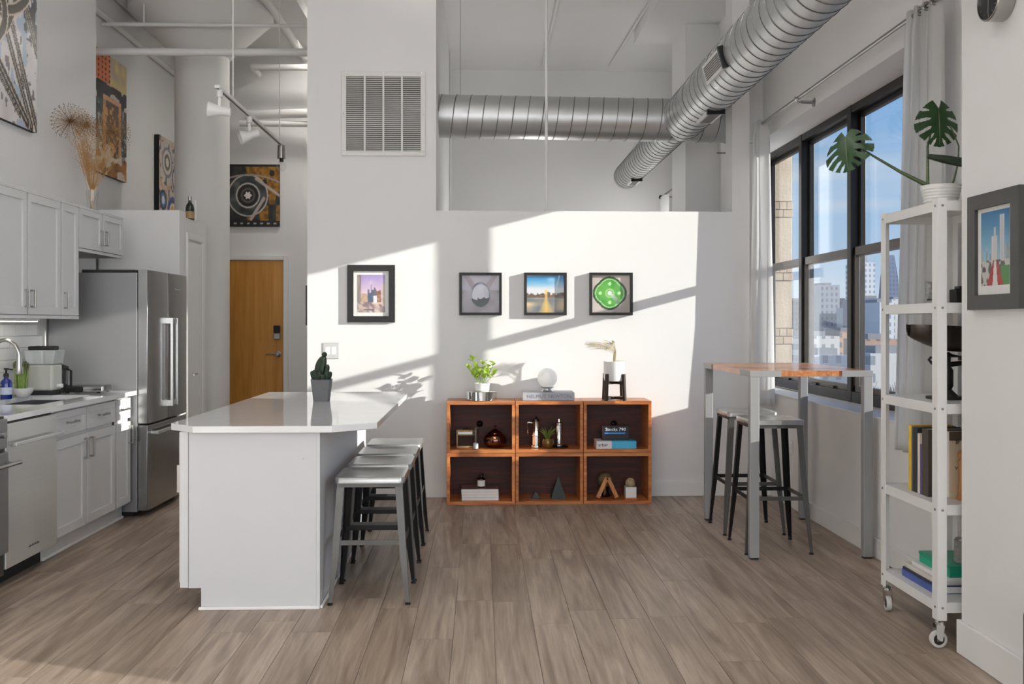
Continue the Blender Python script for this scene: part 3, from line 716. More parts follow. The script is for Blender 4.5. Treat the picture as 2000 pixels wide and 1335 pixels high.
# cactus in grey pot
xc, yc = PZ(626, 784, IT); yc += 0.06; xc -= 0.003
t = thing('potted_cactus', 'dark green clustered cactus in tapered grey pot on island top', 'potted plant', (xc, yc, IT))
mat('pot_grey', rgb(98, 99, 101), 0.75, var=0.08, scale=20, bump=0.05)
mat('soil', rgb(52, 42, 34), 0.95, var=0.3, scale=60, bump=0.4)
mat('cactus', rgb(36, 50, 34), 0.6, var=0.3, scale=22, bump=0.2, bscale=90)
b = MB(); q0, q1, hh_ = 0.054, 0.072, 0.138
vs = []
for z_, r_ in ((0, q0), (hh_, q1), (hh_, q1-0.006), (hh_-0.016, q1-0.008)):
    for k in range(24):
        a = 2*math.pi*k/24; m_ = max(abs(math.cos(a)), abs(math.sin(a))); rr = r_/(m_**0.55)
        vs.append((xc+rr*math.cos(a)*0.94, yc+rr*math.sin(a)*0.94, IT+z_))
fs = [tuple(range(23, -1, -1))]+[(i*24+k, i*24+(k+1) % 24, (i+1)*24+(k+1) % 24, (i+1)*24+k) for i in range(3) for k in range(24)]
b.add(vs, fs); b.build('pot', 'pot_grey', t, smooth=35)
MB().lathe([(0.066, hh_-0.018), (0.06, hh_-0.012), (0, hh_-0.008)], 24, (xc, yc, IT)).build('soil', 'soil', t, smooth=True)
def ribbed(c, lean, h, r0, ribs=8, n=10):
    """ribbed cactus column"""
    vs = []; k = ribs*2
    for i in range(n+1):
        f = i/n; rr = r0*math.sqrt(max(0.0, 1-max(0, (f-0.55)/0.45)**2))*(0.85+0.3*math.sin(min(1, f*1.6)*math.pi*0.6))
        if i == n: rr = 0.0008
        for j in range(k):
            a = 2*math.pi*j/k; q = rr*(1.0 if j % 2 == 0 else 0.80)
            vs.append((c[0]+lean[0]*f*f+q*math.cos(a), c[1]+lean[1]*f*f+q*math.sin(a), c[2]+h*f))
    fs = [(i*k+j, i*k+(j+1) % k, (i+1)*k+(j+1) % k, (i+1)*k+j) for i in range(n) for j in range(k)]
    return MB().add(vs, fs)
zt = IT+hh_-0.012
ribbed((xc-0.015, yc, zt), (0.028, 0, 0), 0.165, 0.031, 8).build('stem', 'cactus', t, smooth=50)
MB().ball((xc+0.018, yc, zt+0.168), 0.017, 14, 8).build('stem_tip', 'cactus', t, smooth=True)
random.seed(3)
for i in range(13):
    a = 2*math.pi*i/13+0.2; rr = 0.045 if i % 3 else 0.028
    ribbed((xc+rr*math.cos(a), yc+rr*math.sin(a), zt), (0.018*math.cos(a), 0.018*math.sin(a), 0), 0.045+0.03*hsh(i, 2), 0.017+0.004*hsh(i, 3), 6, 8).build('offset', 'cactus', t, smooth=50)
for i, (dx, dz) in enumerate(((0.028, 0.07), (0.034, 0.105), (-0.028, 0.06))):
    ribbed((xc+dx, yc-0.01, zt+dz-0.06), (0.006, 0, 0), 0.062, 0.014, 6, 8).build('offset', 'cactus', t, smooth=50)
# ================================================================== metal stools
mat('stool_steel_lit', rgb(96, 95, 93), 0.36, 0.6, var=0.14, scale=9, stretch=(1, 1, 0.3))
mat('stool_dark_shaded', rgb(36, 35, 35), 0.42, 0.6, var=0.18, scale=9, stretch=(1, 1, 0.3))  # darker copy of the steel: shade painted on far parts; also the dark feet
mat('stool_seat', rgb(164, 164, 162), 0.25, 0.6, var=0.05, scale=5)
def make_stool(name, label, H, seat, foot, group):
    t = thing(name, label, 'stool', (0, 0, 0), group=group)
    s, f = seat/2, foot/2
    b = MB(); n = 6; rc = 0.03; pts = []
    for cx, cy, a0 in ((s-rc, s-rc, 0), (-(s-rc), s-rc, 90), (-(s-rc), -(s-rc), 180), (s-rc, -(s-rc), 270)):
        for k in range(n+1):
            a = R(a0+90*k/n); pts.append((cx+rc*math.cos(a), cy+rc*math.sin(a)))
    m_ = len(pts); vs = []; rings = ((1.0, H-0.030), (1.0, H-0.006), (0.985, H-0.001), (0.94, H), (0.80, H-0.004), (0.4, H-0.007))
    for k, z in rings: vs += [(x*k, y*k, z) for x, y in pts]
    fs = [(i*m_+j, i*m_+(j+1) % m_, (i+1)*m_+(j+1) % m_, (i+1)*m_+j) for i in range(len(rings)-1) for j in range(m_)]
    fs.append(tuple((len(rings)-1)*m_+j for j in range(m_))); fs.append(tuple(range(m_-1, -1, -1)))
    b.add(vs, fs).build('seat', 'stool_seat', t, smooth=40, local=True)
    for sx_ in (-1, 1):
        for sy_ in (-1, 1):
            top = Vector((sx_*(s-0.018), sy_*(s-0.018), H-0.03)); bot = Vector((sx_*f, sy_*f, 0.012)); q = top.lerp(bot, 0.62)
            l = MB(); 
            # folded sheet leg: an angle section that narrows to the foot
            secs = []
            for fr_, w_ in ((0, 0.030), (0.62, 0.028), (1.0, 0.012)):
                c = top.lerp(bot, fr_); e = 0.004
                secs.append([(c.x+sx_*0.006, c.y+sy_*0.006), (c.x-sx_*w_, c.y+sy_*0.006), (c.x-sx_*w_, c.y+sy_*(0.006-e)), (c.x+sx_*(0.006-e), c.y+sy_*(0.006-e)), (c.x+sx_*(0.006-e), c.y-sy_*w_), (c.x+sx_*0.006, c.y-sy_*w_)])
            vs = [(p[0], p[1], top.lerp(bot, fr_).z) for sc_, fr_ in zip(secs, (0, 0.62, 1.0)) for p in sc_]
            fs = [(i*6+j, i*6+(j+1) % 6, (i+1)*6+(j+1) % 6, (i+1)*6+j) for i in range(2) for j in range(6)]+[(0, 1, 2, 3, 4, 5), (17, 16, 15, 14, 13, 12)]
            lo = l.add(vs, fs).build('leg', 'stool_steel_lit' if sy_ < 0 else 'stool_dark_shaded', t, local=True)  # near legs get the lit colour, far legs the shaded one
            MB().lathe([(0.004, 0.02), (0.006, 0.012), (0.014, 0.006), (0.014, 0), (0, 0)], 14, (bot.x-sx_*0.002, bot.y-sy_*0.002, 0)).build('foot', 'stool_dark_shaded', lo, smooth=True, local=True)
    # foot ring of four flat bars with corner cleats
    zr = 0.30 if H < 0.7 else 0.33
    fr_ = (H-0.03-zr)/(H-0.042); w_ = (s-0.018)+(f-(s-0.018))*fr_-0.004
    for k in range(4):
        a = R(90*k); ca, sa = math.cos(a), math.sin(a); p0 = (-w_, -w_); p1 = (w_, -w_)
        rot = lambda p: (p[0]*ca-p[1]*sa, p[0]*sa+p[1]*ca)
        q0, q1 = rot(p0), rot(p1)
        MB().bar((q0[0], q0[1], zr), (q1[0], q1[1], zr), 0.006, 0.024).build('foot_rail', 'stool_steel_lit' if k in (0, 1) else 'stool_dark_shaded', t, local=True)  # far and left rails carry painted shade
    for k in range(4):
        a = R(90*k); ca, sa = math.cos(a), math.sin(a); s_ = s-0.012
        q = [(p[0]*ca-p[1]*sa, p[0]*sa+p[1]*ca) for p in ((-s_, -s_), (s_, -s_))]
        MB().bar((q[0][0], q[0][1], H-0.036), (q[1][0], q[1][1], H-0.036), 0.006, 0.028).build('seat_rail', 'stool_steel_lit' if k in (0, 1) else 'stool_dark_shaded', t, local=True)  # same lit and shaded colours under the seat
    return t
gi = 'counter stools along the island'
s0 = make_stool('counter_stool', 'metal counter stool nearest the camera beside the island', 0.622, 0.345, 0.385, gi)
s0.location = (-0.552, 4.870, 0)
dup(s0, (-0.550, 5.300, 0), 0, 'second metal counter stool from the front along the island')
dup(s0, (-0.552, 5.722, 0), 0, 'third metal counter stool from the front along the island')
dup(s0, (-0.552, 6.145, 0), 0, 'farthest metal counter stool at the far end of the island')
gb = 'bar stools at the high table'
s1 = make_stool('bar_stool', 'tall metal bar stool nearer the camera under the high table', 0.80, 0.335, 0.395, gb)
s1.location = (1.782, 5.812, 0)
dup(s1, (1.785, 6.332, 0), 0, 'tall metal bar stool at the far end of the high table')
# ================================================================== added hall fill lamp, unseen behind the services closet
t = thing('hall_fill_lamp', 'added round fill lamp, unseen behind the services closet in the hall', 'lamp', (-1.60, 9.85, HC-0.09))
mat('hall_fill_glow', (1, 0.96, 0.9), 0.4, emit=(1.0, 0.96, 0.90), estr=95.0)
MB().lathe([(0.16, 0.09), (0.16, 0.06), (0.0, 0.06)], 28, (-1.60, 9.85, HC-0.09)).build('mount', TP, t, smooth=True)
MB().lathe([(0.15, 0.06), (0.14, 0.03), (0.09, 0.008), (0, 0)], 28, (-1.60, 9.85, HC-0.09)).build('bowl', 'hall_fill_glow', t, smooth=True)
# added out-of-view fill lamps: upward strip over living space, floor lamp in bedroom
t = thing('ceiling_fill', 'added unseen fill lamp shining up at the living room ceiling', 'lamp', (-0.4, 3.6, 3.62))
b = MB().box(-0.47, -0.33, 2.0, 5.2, 3.62, 3.628); b.box(-0.47, -0.462, 2.0, 5.2, 3.628, 3.69); b.box(-0.338, -0.33, 2.0, 5.2, 3.628, 3.69); b.box(-0.462, -0.338, 2.0, 2.01, 3.628, 3.69); b.box(-0.462, -0.338, 5.19, 5.2, 3.628, 3.69); b.build('housing', TP, t)
for yy in (2.3, 4.9): MB().cyl((-0.4, yy, 3.69), (-0.4, yy, HC-0.001), 0.002, n=6).build('wire', 'nickel', t)
mat('ceiling_fill_glow', (1, 0.98, 0.95), 0.4, emit=(1.0, 0.985, 0.96), estr=205.0)
MB().box(-0.455, -0.345, 2.02, 5.18, 3.630, 3.640).build('light_strip', 'ceiling_fill_glow', t)
t = thing('bedroom_fill_lamp', 'added fill lamp unseen in the bedroom behind the half wall', 'lamp', (0.6, 9.6, 0))
MB().lathe([(0.14, 0), (0.14, 0.02), (0.015, 0.03), (0.012, 1.75), (0.10, 1.82), (0.13, 1.86), (0.125, 1.86), (0.02, 1.78), (0, 1.78)], 24, (0.6, 9.6, 0)).build('stand', TP, t, smooth=True)
mat('bedroom_fill_glow', (1, 0.98, 0.95), 0.4, emit=(1.0, 0.985, 0.96), estr=170.0)
MB().lathe([(0.07, 1.815), (0.07, 1.825), (0, 1.83)], 20, (0.6, 9.6, 0)).build('bulb', 'bedroom_fill_glow', t)
# ================================================================== partition: vent, switch, pictures
x0, z1 = PY(667, 140, YB); x1, z0 = PY(831, 305, YB)
t = thing('return_air_grille', 'large white louvred return air grille high on the partition', 'vent', ((x0+x1)/2, YB, z0))
mat('vent_dark', rgb(112, 110, 107), 0.8)
mat('vent_paint', rgb(222, 220, 217), 0.45, var=0.01)
MB().box(x0+0.03, x1-0.03, YB-0.006, YB-0.002, z0+0.03, z1-0.03).build('duct_opening', 'vent_dark', t)
bw = 0.038
b = MB(); b.box(x0, x1, YB-0.016, YB-0.002, z0, z0+bw); b.box(x0, x1, YB-0.016, YB-0.002, z1-bw, z1); b.box(x0, x0+bw, YB-0.016, YB-0.002, z0+bw, z1-bw); b.box(x1-bw, x1, YB-0.016, YB-0.002, z0+bw, z1-bw)
b.build('frame', 'vent_paint', t, bevel=0.003)
iw = (x1-x0-2*bw)
for i in range(1, 4):
    xx = x0+bw+iw*i/4; MB().box(xx-0.007, xx+0.007, YB-0.018, YB-0.004, z0+bw, z1-bw).build('divider', 'vent_paint', t)
for i in range(4):
    b = MB(); xa, xb = x0+bw+iw*i/4+(0.007 if i else 0), x0+bw+iw*(i+1)/4-(0.007 if i < 3 else 0); n = 38
    for k in range(n):
        zc = z0+bw+(z1-z0-2*bw)*(k+0.5)/n
        b.add([(xa, YB-0.016, zc-0.0052), (xb, YB-0.016, zc-0.0052), (xb, YB-0.005, zc+0.0035), (xa, YB-0.005, zc+0.0035), (xa, YB-0.016, zc-0.0040), (xb, YB-0.016, zc-0.0040), (xb, YB-0.005, zc+0.0047), (xa, YB-0.005, zc+0.0047)],
              [(3, 2, 1, 0), (4, 5, 6, 7), (0, 1, 5, 4), (1, 2, 6, 5), (2, 3, 7, 6), (3, 0, 4, 7)])
    b.build('louvre_bank', 'vent_paint', t, kind='stuff')
for px_, py_ in ((676, 143), (749, 143), (823, 143), (676, 301), (749, 301), (823, 301), (671, 222), (827, 222)):
    x_, z_ = PY(px_, py_, YB-0.017); MB().cyl((x_, YB-0.018, z_), (x_, YB-0.0155, z_), 0.006, n=10).build('screw', 'nickel', t)
# light switch
x0, z1 = PY(631, 669, YB); x1, z0 = PY(661, 700, YB)
t = thing('light_switch', 'nickel double rocker light switch plate on the partition', 'switch', ((x0+x1)/2, YB, z0))
MB().box(x0, x1, YB-0.006, YB-0.0005, z0, z1).build('plate', 'nickel', t, bevel=0.002)
for k in (0.30, 0.70):
    xc_ = x0+(x1-x0)*k; MB().box(xc_-0.018, xc_+0.018, YB-0.011, YB-0.004, z0+0.032, z1-0.032).build('rocker', 'white_ceramic', t, bevel=0.002)
# ------------------------------------------------------------------ pictures (prints are flat colour, frames are built)
def frame_y(name, label, px0, py0, px1, py1, fw, depth, fn, matw=0.0, nu=56, nv=64, group=None, fm='black_frame', res=None):
    """framed picture on the partition, facing the camera"""
    x0, z1 = PY(px0, py0, YB-depth); x1, z0 = PY(px1, py1, YB-depth); f = YB-depth
    t = thing(name, label, 'picture', ((x0+x1)/2, YB, z0), group=group)
    b = MB(); yb = YB-0.001
    b.prism([(x0, z0), (x1, z0), (x1-fw, z0+fw), (x0+fw, z0+fw)], f, yb, 1); b.prism([(x1, z0), (x1, z1), (x1-fw, z1-fw), (x1-fw, z0+fw)], f, yb, 1)
    b.prism([(x1, z1), (x0, z1), (x0+fw, z1-fw), (x1-fw, z1-fw)], f, yb, 1); b.prism([(x0, z1), (x0, z0), (x0+fw, z0+fw), (x0+fw, z1-fw)], f, yb, 1)
    b.build('frame', fm, t)
    yp = YB-depth*0.35
    MB().box(x0+fw-0.002, x1-fw+0.002, yp, YB-0.002, z0+fw-0.002, z1-fw+0.002).build('mat_board' if matw else 'backing', 'paper', t)
    a, b2, c, d = x0+fw+matw, x1-fw-matw, z0+fw+matw, z1-fw-matw
    printed('print', (a, yp-0.001, c), (b2-a, 0, 0), (0, 0, d-c), nu, nv, fn, t)
    MB().box(x0+fw-0.002, x1-fw+0.002, yp-0.006, yp-0.004, z0+fw-0.002, z1-fw+0.002).build('glazing', 'frame_glass', t)
    return t
def city_street(u, v):
    sky = lerp(c8(236, 205, 214), c8(168, 150, 202), min(1, max(0, (v-0.45)/0.5))); n = vnoise(u*14, v*22, 1)
    c = lerp(sky, c8(248, 236, 232), max(0, vnoise(u*4, v*5, 2)-0.55)*1.6)
    if u < 0.14 and v > 0.24: c = lerp(c8(120, 108, 104), c8(165, 150, 145), vnoise(u*40, v*6, 3))
    if 0.14 < u < 0.36 and v < 0.46+0.06*hsh(int(u*14)): c = lerp(c8(176, 140, 112), c8(214, 186, 160), n)
    if 0.36 <= u < 0.62 and v < 0.52+0.10*hsh(int(u*16), 4): c = lerp(c8(52, 66, 88), c8(110, 124, 146), n)
    if abs(u-0.50) < 0.016 and v < 0.75: c = c8(70, 84, 108)
    if abs(u-0.63) < 0.03 and v < 0.66: c = c8(88, 98, 112)
    if 0.66 < u < 0.86 and v < 0.50+0.13*hsh(int(u*13), 7): c = lerp(c8(96, 56, 44), c8(206, 160, 128), n)
    if u >= 0.88 and v < 0.76: c = lerp(c8(186, 160, 140), c8(216, 206, 200), n)
    if v < 0.27: c = lerp(c8(120, 100, 104), c8(230, 206, 190), vnoise(u*10+v*9, v*16, 8))
    if 0.58 < u < 0.70 and 0.26 < v < 0.44: c = c8(226, 226, 232)
    if 0.22 < u < 0.62 and 0.05 < v < 0.09: c = c8(86, 70, 92)
    return c
frame_y('framed_photograph', 'wide black framed city street photo at the left of the row', 678, 517, 771, 629, 0.048, 0.026, city_street, 0.030)
def oval_mirror(u, v):
    c = lerp(c8(150, 142, 148), c8(196, 188, 196), vnoise(u*5, v*7, 1))
    if v > 0.55 and abs(abs(u-0.5)-(0.14+0.9*(v-0.55)**1.3*0.8)) < 0.08: c = lerp(c, c8(176, 160, 170), 0.7)
    elif v > 0.6: c = lerp(c, c8(214, 212, 226), 0.6)
    d = math.hypot((u-0.5)/0.26, (v-0.48)/0.33)
    if d < 1.0: c = lerp(c8(236, 238, 246), c8(204, 200, 214), vnoise(u*6, v*6, 3))
    if 0.86 < d < 1.02: c = lerp(c8(96, 106, 124), c8(176, 184, 200), vnoise(u*12, v*9, 4))
    if d < 1.0 and v < 0.34+0.08*hsh(int(u*26)): c = c8(48, 50, 58)
    return c
frame_y('framed_photograph', 'thin black square frame with a grey and lilac oval print', 897, 532, 980, 615, 0.020, 0.042, oval_mirror, group='three square box frames')
def sunset(u, v):
    c = lerp(c8(226, 226, 230), c8(20, 140, 206), min(1, max(0, (v-0.62)/0.32)))
    c = lerp(c, c8(244, 246, 248), max(0, vnoise(u*3, v*9, 2)-0.5)*1.3)
    if v < 0.46: c = lerp(c8(98, 108, 120), c8(240, 206, 150), vnoise(u*3, v*9, 5))
    if 0.40 < v < 0.47+0.08*hsh(int(u*22), 3): c = lerp(c8(46, 40, 46), c8(160, 116, 78), vnoise(u*30, v*30, 6))
    w_ = 0.05 if v > 0.36 else 0.05+(0.36-v)*0.45
    if abs(u-0.52) < w_ and v < 0.62: c = lerp(c, c8(250, 200, 92), 0.85*(1-abs(u-0.52)/w_*0.7))
    if abs(u-0.78-(v-0.6)*0.25) < 0.02 and v > 0.55: c = lerp(c, c8(220, 244, 255), 0.7)
    return c
frame_y('framed_photograph', 'thin black square frame with a blue sky and golden sunset print', 1024, 532, 1107, 615, 0.020, 0.042, sunset, group='three square box frames')
def green_emblem(u, v):
    c = lerp(c8(222, 212, 202), c8(198, 186, 176), vnoise(u*3, v*3, 1)); x, y = u-0.47, v-0.52
    r = math.hypot(x, y); a = math.atan2(y, x); edge = 0.36+0.045*abs(math.cos(2*a))
    if r < edge+0.045: c = c8(36, 58, 34)
    if r < edge: c = lerp(c8(56, 150, 46), c8(136, 206, 96), vnoise(u*7, v*7, 4)*0.5+0.5*max(0, 0.5-r))
    if edge-0.04 < r < edge-0.022: c = c8(198, 232, 176)
    for q in range(4):
        if math.hypot(x-0.25*math.cos(q*math.pi/2), y-0.25*math.sin(q*math.pi/2)) < 0.045: c = c8(196, 240, 170)
    if 0.085 < r < 0.125: c = c8(170, 216, 140)
    if r < 0.06: c = c8(240, 246, 240)
    t_ = x*0.707-y*0.707; s_ = abs(x*0.707+y*0.707)
    if 0 < t_ < 0.34 and s_ < 0.03+t_*0.09: c = lerp(c8(236, 246, 236), c8(40, 84, 58), min(1, t_*2.2))
    if u+0.9*(1-v) > 1.42 and r > edge+0.05: c = lerp(c, c8(140, 132, 124), 0.5)
    return c
frame_y('framed_photograph', 'thin black square frame with a bright green round emblem print', 1152, 532, 1236, 615, 0.020, 0.042, green_emblem, group='three square box frames')
# picture edge on the hall side of the closet
t = thing('framed_picture', 'dark picture frame seen edge-on at the hall corner', 'picture', (X_ml-0.01, 7.78, 1.36))
MB().box(X_ml-0.020, X_ml-0.001, 7.60, 7.95, PY(598, 635, 7.6)[1], PY(598, 557, 7.6)[1]).build('frame', 'black_frame', t, bevel=0.002)
MB().box(X_ml-0.0215, X_ml-0.0195, 7.62, 7.93, PY(598, 632, 7.6)[1], PY(598, 560, 7.6)[1]).build('print', 'paper', t)
# ================================================================== canvases on the kitchen and hall walls
def canvas(name, label, face, y0, y1, z0, z1, d, fn, nu, nv, axis='x', edge='canvas_edge'):
    """stretched canvas: box with a printed face (+X facing, or -Y facing)"""
    if axis == 'x':
        t = thing(name, label, 'painting', (face-d, (y0+y1)/2, z0))
        MB().box(face-d+0.001, face-0.0006, y0, y1, z0, z1).build('canvas', edge, t, bevel=0.003)
        printed('print', (face, y0, z0), (0, y1-y0, 0), (0, 0, z1-z0), nu, nv, fn, t)
    else:
        t = thing(name, label, 'painting', ((y0+y1)/2, face+d, z0))
        MB().box(y0, y1, face+0.0006, face+d-0.001, z0, z1).build('canvas', edge, t, bevel=0.003)
        printed('print', (y0, face, z0), (y1-y0, 0, 0), (0, 0, z1-z0), nu, nv, fn, t)
    return t
mat('canvas_edge', rgb(40, 38, 38), 0.7, var=0.2, scale=20)
def road(u, v, x0, y0, x1, y1, w_):
    dx, dy = x1-x0, y1-y0; L = dx*dx+dy*dy; k = max(0, min(1, ((u-x0)*dx+(v-y0)*dy)/L))
    return math.hypot(u-x0-k*dx, v-y0-k*dy)/w_
def interchange(u, v):
    n = vnoise(u*9, v*10, 1); c = lerp(c8(206, 200, 200), c8(240, 238, 238), n)
    if vnoise(u*11+3, v*12, 2) > 0.74: c = lerp(c, c8(140, 172, 204), 0.6)
    if vnoise(u*34, v*30, 3) > 0.80: c = c8(120, 116, 118)
    if v > 0.44 and u > 0.80 and vnoise(u*30, v*30, 4) > 0.42 and v < 0.8: c = c8(44, 42, 46)
    D = c8(38, 33, 31); L_ = c8(214, 200, 182)
    for x0, y0, x1, y1, w_ in ((0.10, 0.95, 0.92, 0.02, .030), (0.22, 1.0, 1.0, 0.02, .030), (0.0, 0.52, 0.86, 0.03, .034), (0.52, 1.0, 1.0, 0.40, .028), (0.35, 0.62, 0.98, 1.0, .022), (0.62, 0.55, 0.80, 0.2, .016), (0.28, 0.3, 0.75, 0.05, 0.016)):
        r = road(u, v, x0, y0, x1, y1, w_)
        if r < 1: c = D if r < 0.8 else L_
        if r < 0.12: c = c8(196, 190, 180)
    for cx, cy, rx, ry in ((0.36, 0.72, 0.34, 0.34), (0.42, 0.80, 0.50, 0.28), (0.28, 0.50, 0.26, 0.16)):
        r = abs(math.hypot((u-cx)/rx, (v-cy)/ry)-1)*min(rx, ry)/0.028
        if r < 1: c = lerp(D, c8(92, 78, 62), 0.5) if r < 0.72 else L_
    return c
ya, za = PX(72, 260, -3.062)
canvas('abstract_canvas', 'large black and white highway interchange canvas on the kitchen wall', -3.062, ya-0.95, ya, za, za+1.35, 0.036, interchange, 110, 150)
def tower_aerial(u, v):
    n = vnoise(u*16, v*22, 1); c = lerp(c8(26, 34, 34), c8(66, 92, 96), n)
    if vnoise(u*22, v*30, 2) > 0.7: c = lerp(c8(120, 140, 140), c8(200, 196, 180), n)
    if v > 0.76 and u < 0.62:
        c = c8(226, 122, 66) if (math.sin(u*75) > -0.35 or math.sin(v*150) > -0.2) else c8(70, 38, 26)
    if v > 0.74 and u > 0.58: c = lerp(c8(196, 176, 160), c8(236, 210, 120), vnoise(u*12, v*14, 3))
    if 0.60 < v <= 0.76: c = lerp(c8(22, 22, 24), c8(214, 204, 198), 1 if vnoise(u*9, v*18, 5) > 0.56 else 0.1*n)
    if 0.42 < u < 0.86 and 0.14 < v < 0.66:
        c = c8(96, 64, 34) if 0.48 < u < 0.80 else c8(204, 148, 96)
        if v > 0.62: c = c8(228, 176, 132)
        if vnoise(u*20, v*26, 8) > 0.66: c = c8(214, 160, 92)
    if v < 0.17: c = lerp(c8(196, 134, 54), c8(110, 70, 28), vnoise(u*8, v*30, 6))
    if v < 0.26 and vnoise(u*14, v*20, 9) > 0.62: c = c8(226, 214, 196)
    return c
ya, za = PX(247, 357, -3.362); zb_ = PX(247, 133, -3.362)[1]
canvas('city_canvas', 'tall orange and teal aerial city canvas in the hall', -3.362, ya-0.95, ya, za, zb_, 0.036, tower_aerial, 90, 130)
def circles(u, v):
    c = lerp(c8(212, 202, 190), c8(196, 184, 172), vnoise(u*5, v*8, 1))
    if vnoise(u*16, v*26, 2) > 0.70: c = c8(86, 84, 104)
    if vnoise(u*12+9, v*20, 4) > 0.76: c = c8(206, 160, 112)
    for cx, cy, r_, cols in ((0.62, 0.33, 0.26, ((1, (70, 92, 140)), (.8, (44, 66, 120)), (.62, (232, 214, 186)), (.42, (214, 168, 108)), (.14, (50, 40, 40)))),
                             (0.80, 0.66, 0.22, ((1, (96, 94, 110)), (.78, (222, 214, 208)), (.5, (150, 140, 152)), (.3, (214, 200, 190)))),
                             (0.18, 0.42, 0.16, ((1, (30, 40, 66)), (.7, (70, 120, 170)), (.4, (236, 236, 236)))),
                             (0.36, 0.78, 0.24, ((1, (120, 124, 140)), (.8, (216, 206, 190)), (.55, (92, 100, 84)), (.3, (222, 212, 196)))),
                             (0.75, 0.12, 0.14, ((1, (70, 100, 150)), (.6, (226, 216, 204)), (.3, (60, 80, 120))))):
        d = math.hypot(u-cx, (v-cy)*1.7)/r_
        for k, q in cols:
            if d < k: c = c8(*q)
    return c
mat('black_gloss', rgb(12, 12, 13), 0.3)
ya = PX(311, 300, -3.345)[0]; z1_ = PX(311, 262, -3.345)[1]
canvas('circle_painting', 'black framed painting of coloured rings above the closet', -3.345, ya, 10.66, 2.20, z1_, 0.052, circles, 70, 110, edge='black_gloss')
def plaza(u, v):
    n = vnoise(u*12, v*13, 1); c = lerp(c8(24, 26, 26), c8(62, 64, 60), n)
    if vnoise(u*7+2, v*7, 2)+0.45*(u-0.5)+0.25*abs(v-0.5) > 0.72: c = lerp(c8(176, 124, 32), c8(96, 66, 22), vnoise(u*22, v*22, 3))
    d = math.hypot((u-0.40), (v-0.50)*1.12)
    if d < 0.36: c = lerp(c8(34, 42, 40), c8(112, 116, 114), vnoise(u*10, v*16, 5)*0.8)
    for r_, w_ in ((0.37, .012), (0.215, .014), (0.125, .012)):
        if abs(d-r_) < w_: c = c8(186, 178, 172)
    if d < 0.2: c = c8(36, 34, 33) if d > 0.137 else (c8(90, 86, 82) if d > 0.10 else c8(30, 28, 28))
    a = math.atan2(v-0.5, u-0.40)
    if d < 0.062*(1+0.18*math.cos(6*a)): c = c8(232, 222, 222)
    if abs(v-0.83+0.35*(u-0.42)**2) < 0.014: c = c8(150, 142, 138)
    if road(u, v, 0.55, 0.77, 1.0, 0.50, .022) < 1 or road(u, v, 0.70, 0.45, 0.46, 0.12, .028) < 1: c = c8(176, 160, 154)
    if v < 0.10 or v > 0.965: c = c8(30, 28, 29) if (abs(v-0.05) > 0.012 or math.sin(u*50) < 0.3) else c8(170, 166, 160)
    return c
xa, za = PY(443, 442, YD-0.03); xb, zb_ = PY(546, 321, YD-0.03)
canvas('plaza_canvas', 'square dark aerial plaza canvas with golden trees above the entry door', YD-0.03, xa, xb, za, zb_, 0.029, plaza, 110, 120, axis='y')
# ================================================================== six stacked crates
CY0, CY1 = 7.215, 7.545
cx = [PY(872, 900, CY0)[0], PY(1006.5, 900, CY0)[0], PY(1139.5, 900, CY0)[0], PY(1273, 900, CY0)[0]]
CHt = 0.790; ch = CHt/2
names = [['reddish wooden cube crate at the bottom left, holding magazines', 'reddish wooden cube crate at the bottom middle, holding pyramids', 'reddish wooden cube crate at the bottom right, holding a wooden frame'],
         ['reddish wooden cube crate at the top left, under the basil', 'reddish wooden cube crate at the top middle, under the globe lamp', 'reddish wooden cube crate at the top right, under the tall planter']]
TB = 0.026
for r_ in range(2):
    for c_ in range(3):
        xa, xb, z0, z1 = cx[c_]+0.002, cx[c_+1]-0.002, r_*ch+0.001, (r_+1)*ch-0.001
        t = thing('storage_crate', names[r_][c_], 'crate', ((xa+xb)/2, (CY0+CY1)/2, z0), group='six stacked wooden crates')
        MB().box(xa, xb, CY0, CY1, z1-TB, z1).build('top_board', 'crate_wood', t, bevel=0.0015)
        MB().box(xa, xb, CY0, CY1, z0, z0+TB).build('bottom_board', 'crate_wood', t, bevel=0.0015)
        MB().box(xa, xa+TB-0.002, CY0, CY1, z0+TB, z1-TB).build('side_board', 'crate_wood', t, bevel=0.0015)
        MB().box(xb-TB+0.002, xb, CY0, CY1, z0+TB, z1-TB).build('side_board', 'crate_wood', t, bevel=0.0015)
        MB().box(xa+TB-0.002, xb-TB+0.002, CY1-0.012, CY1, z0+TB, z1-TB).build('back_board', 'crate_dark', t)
        if r_ == 1 and c_ != 1:
            xk, zk = PY(937 if c_ == 0 else 1199, 827, CY1-0.012)
            b = MB().lathe([(0.026, 0), (0.026, 0.004), (0.020, 0.012), (0, 0.018)], 20, (0, 0, 0), axis=1); b.v = [(p[0]+xk, CY1-0.012-p[1], p[2]+zk) for p in b.v]
            b.build('knob', 'black_gloss', t, smooth=True)
# ================================================================== on top of the crates
ZT = CHt
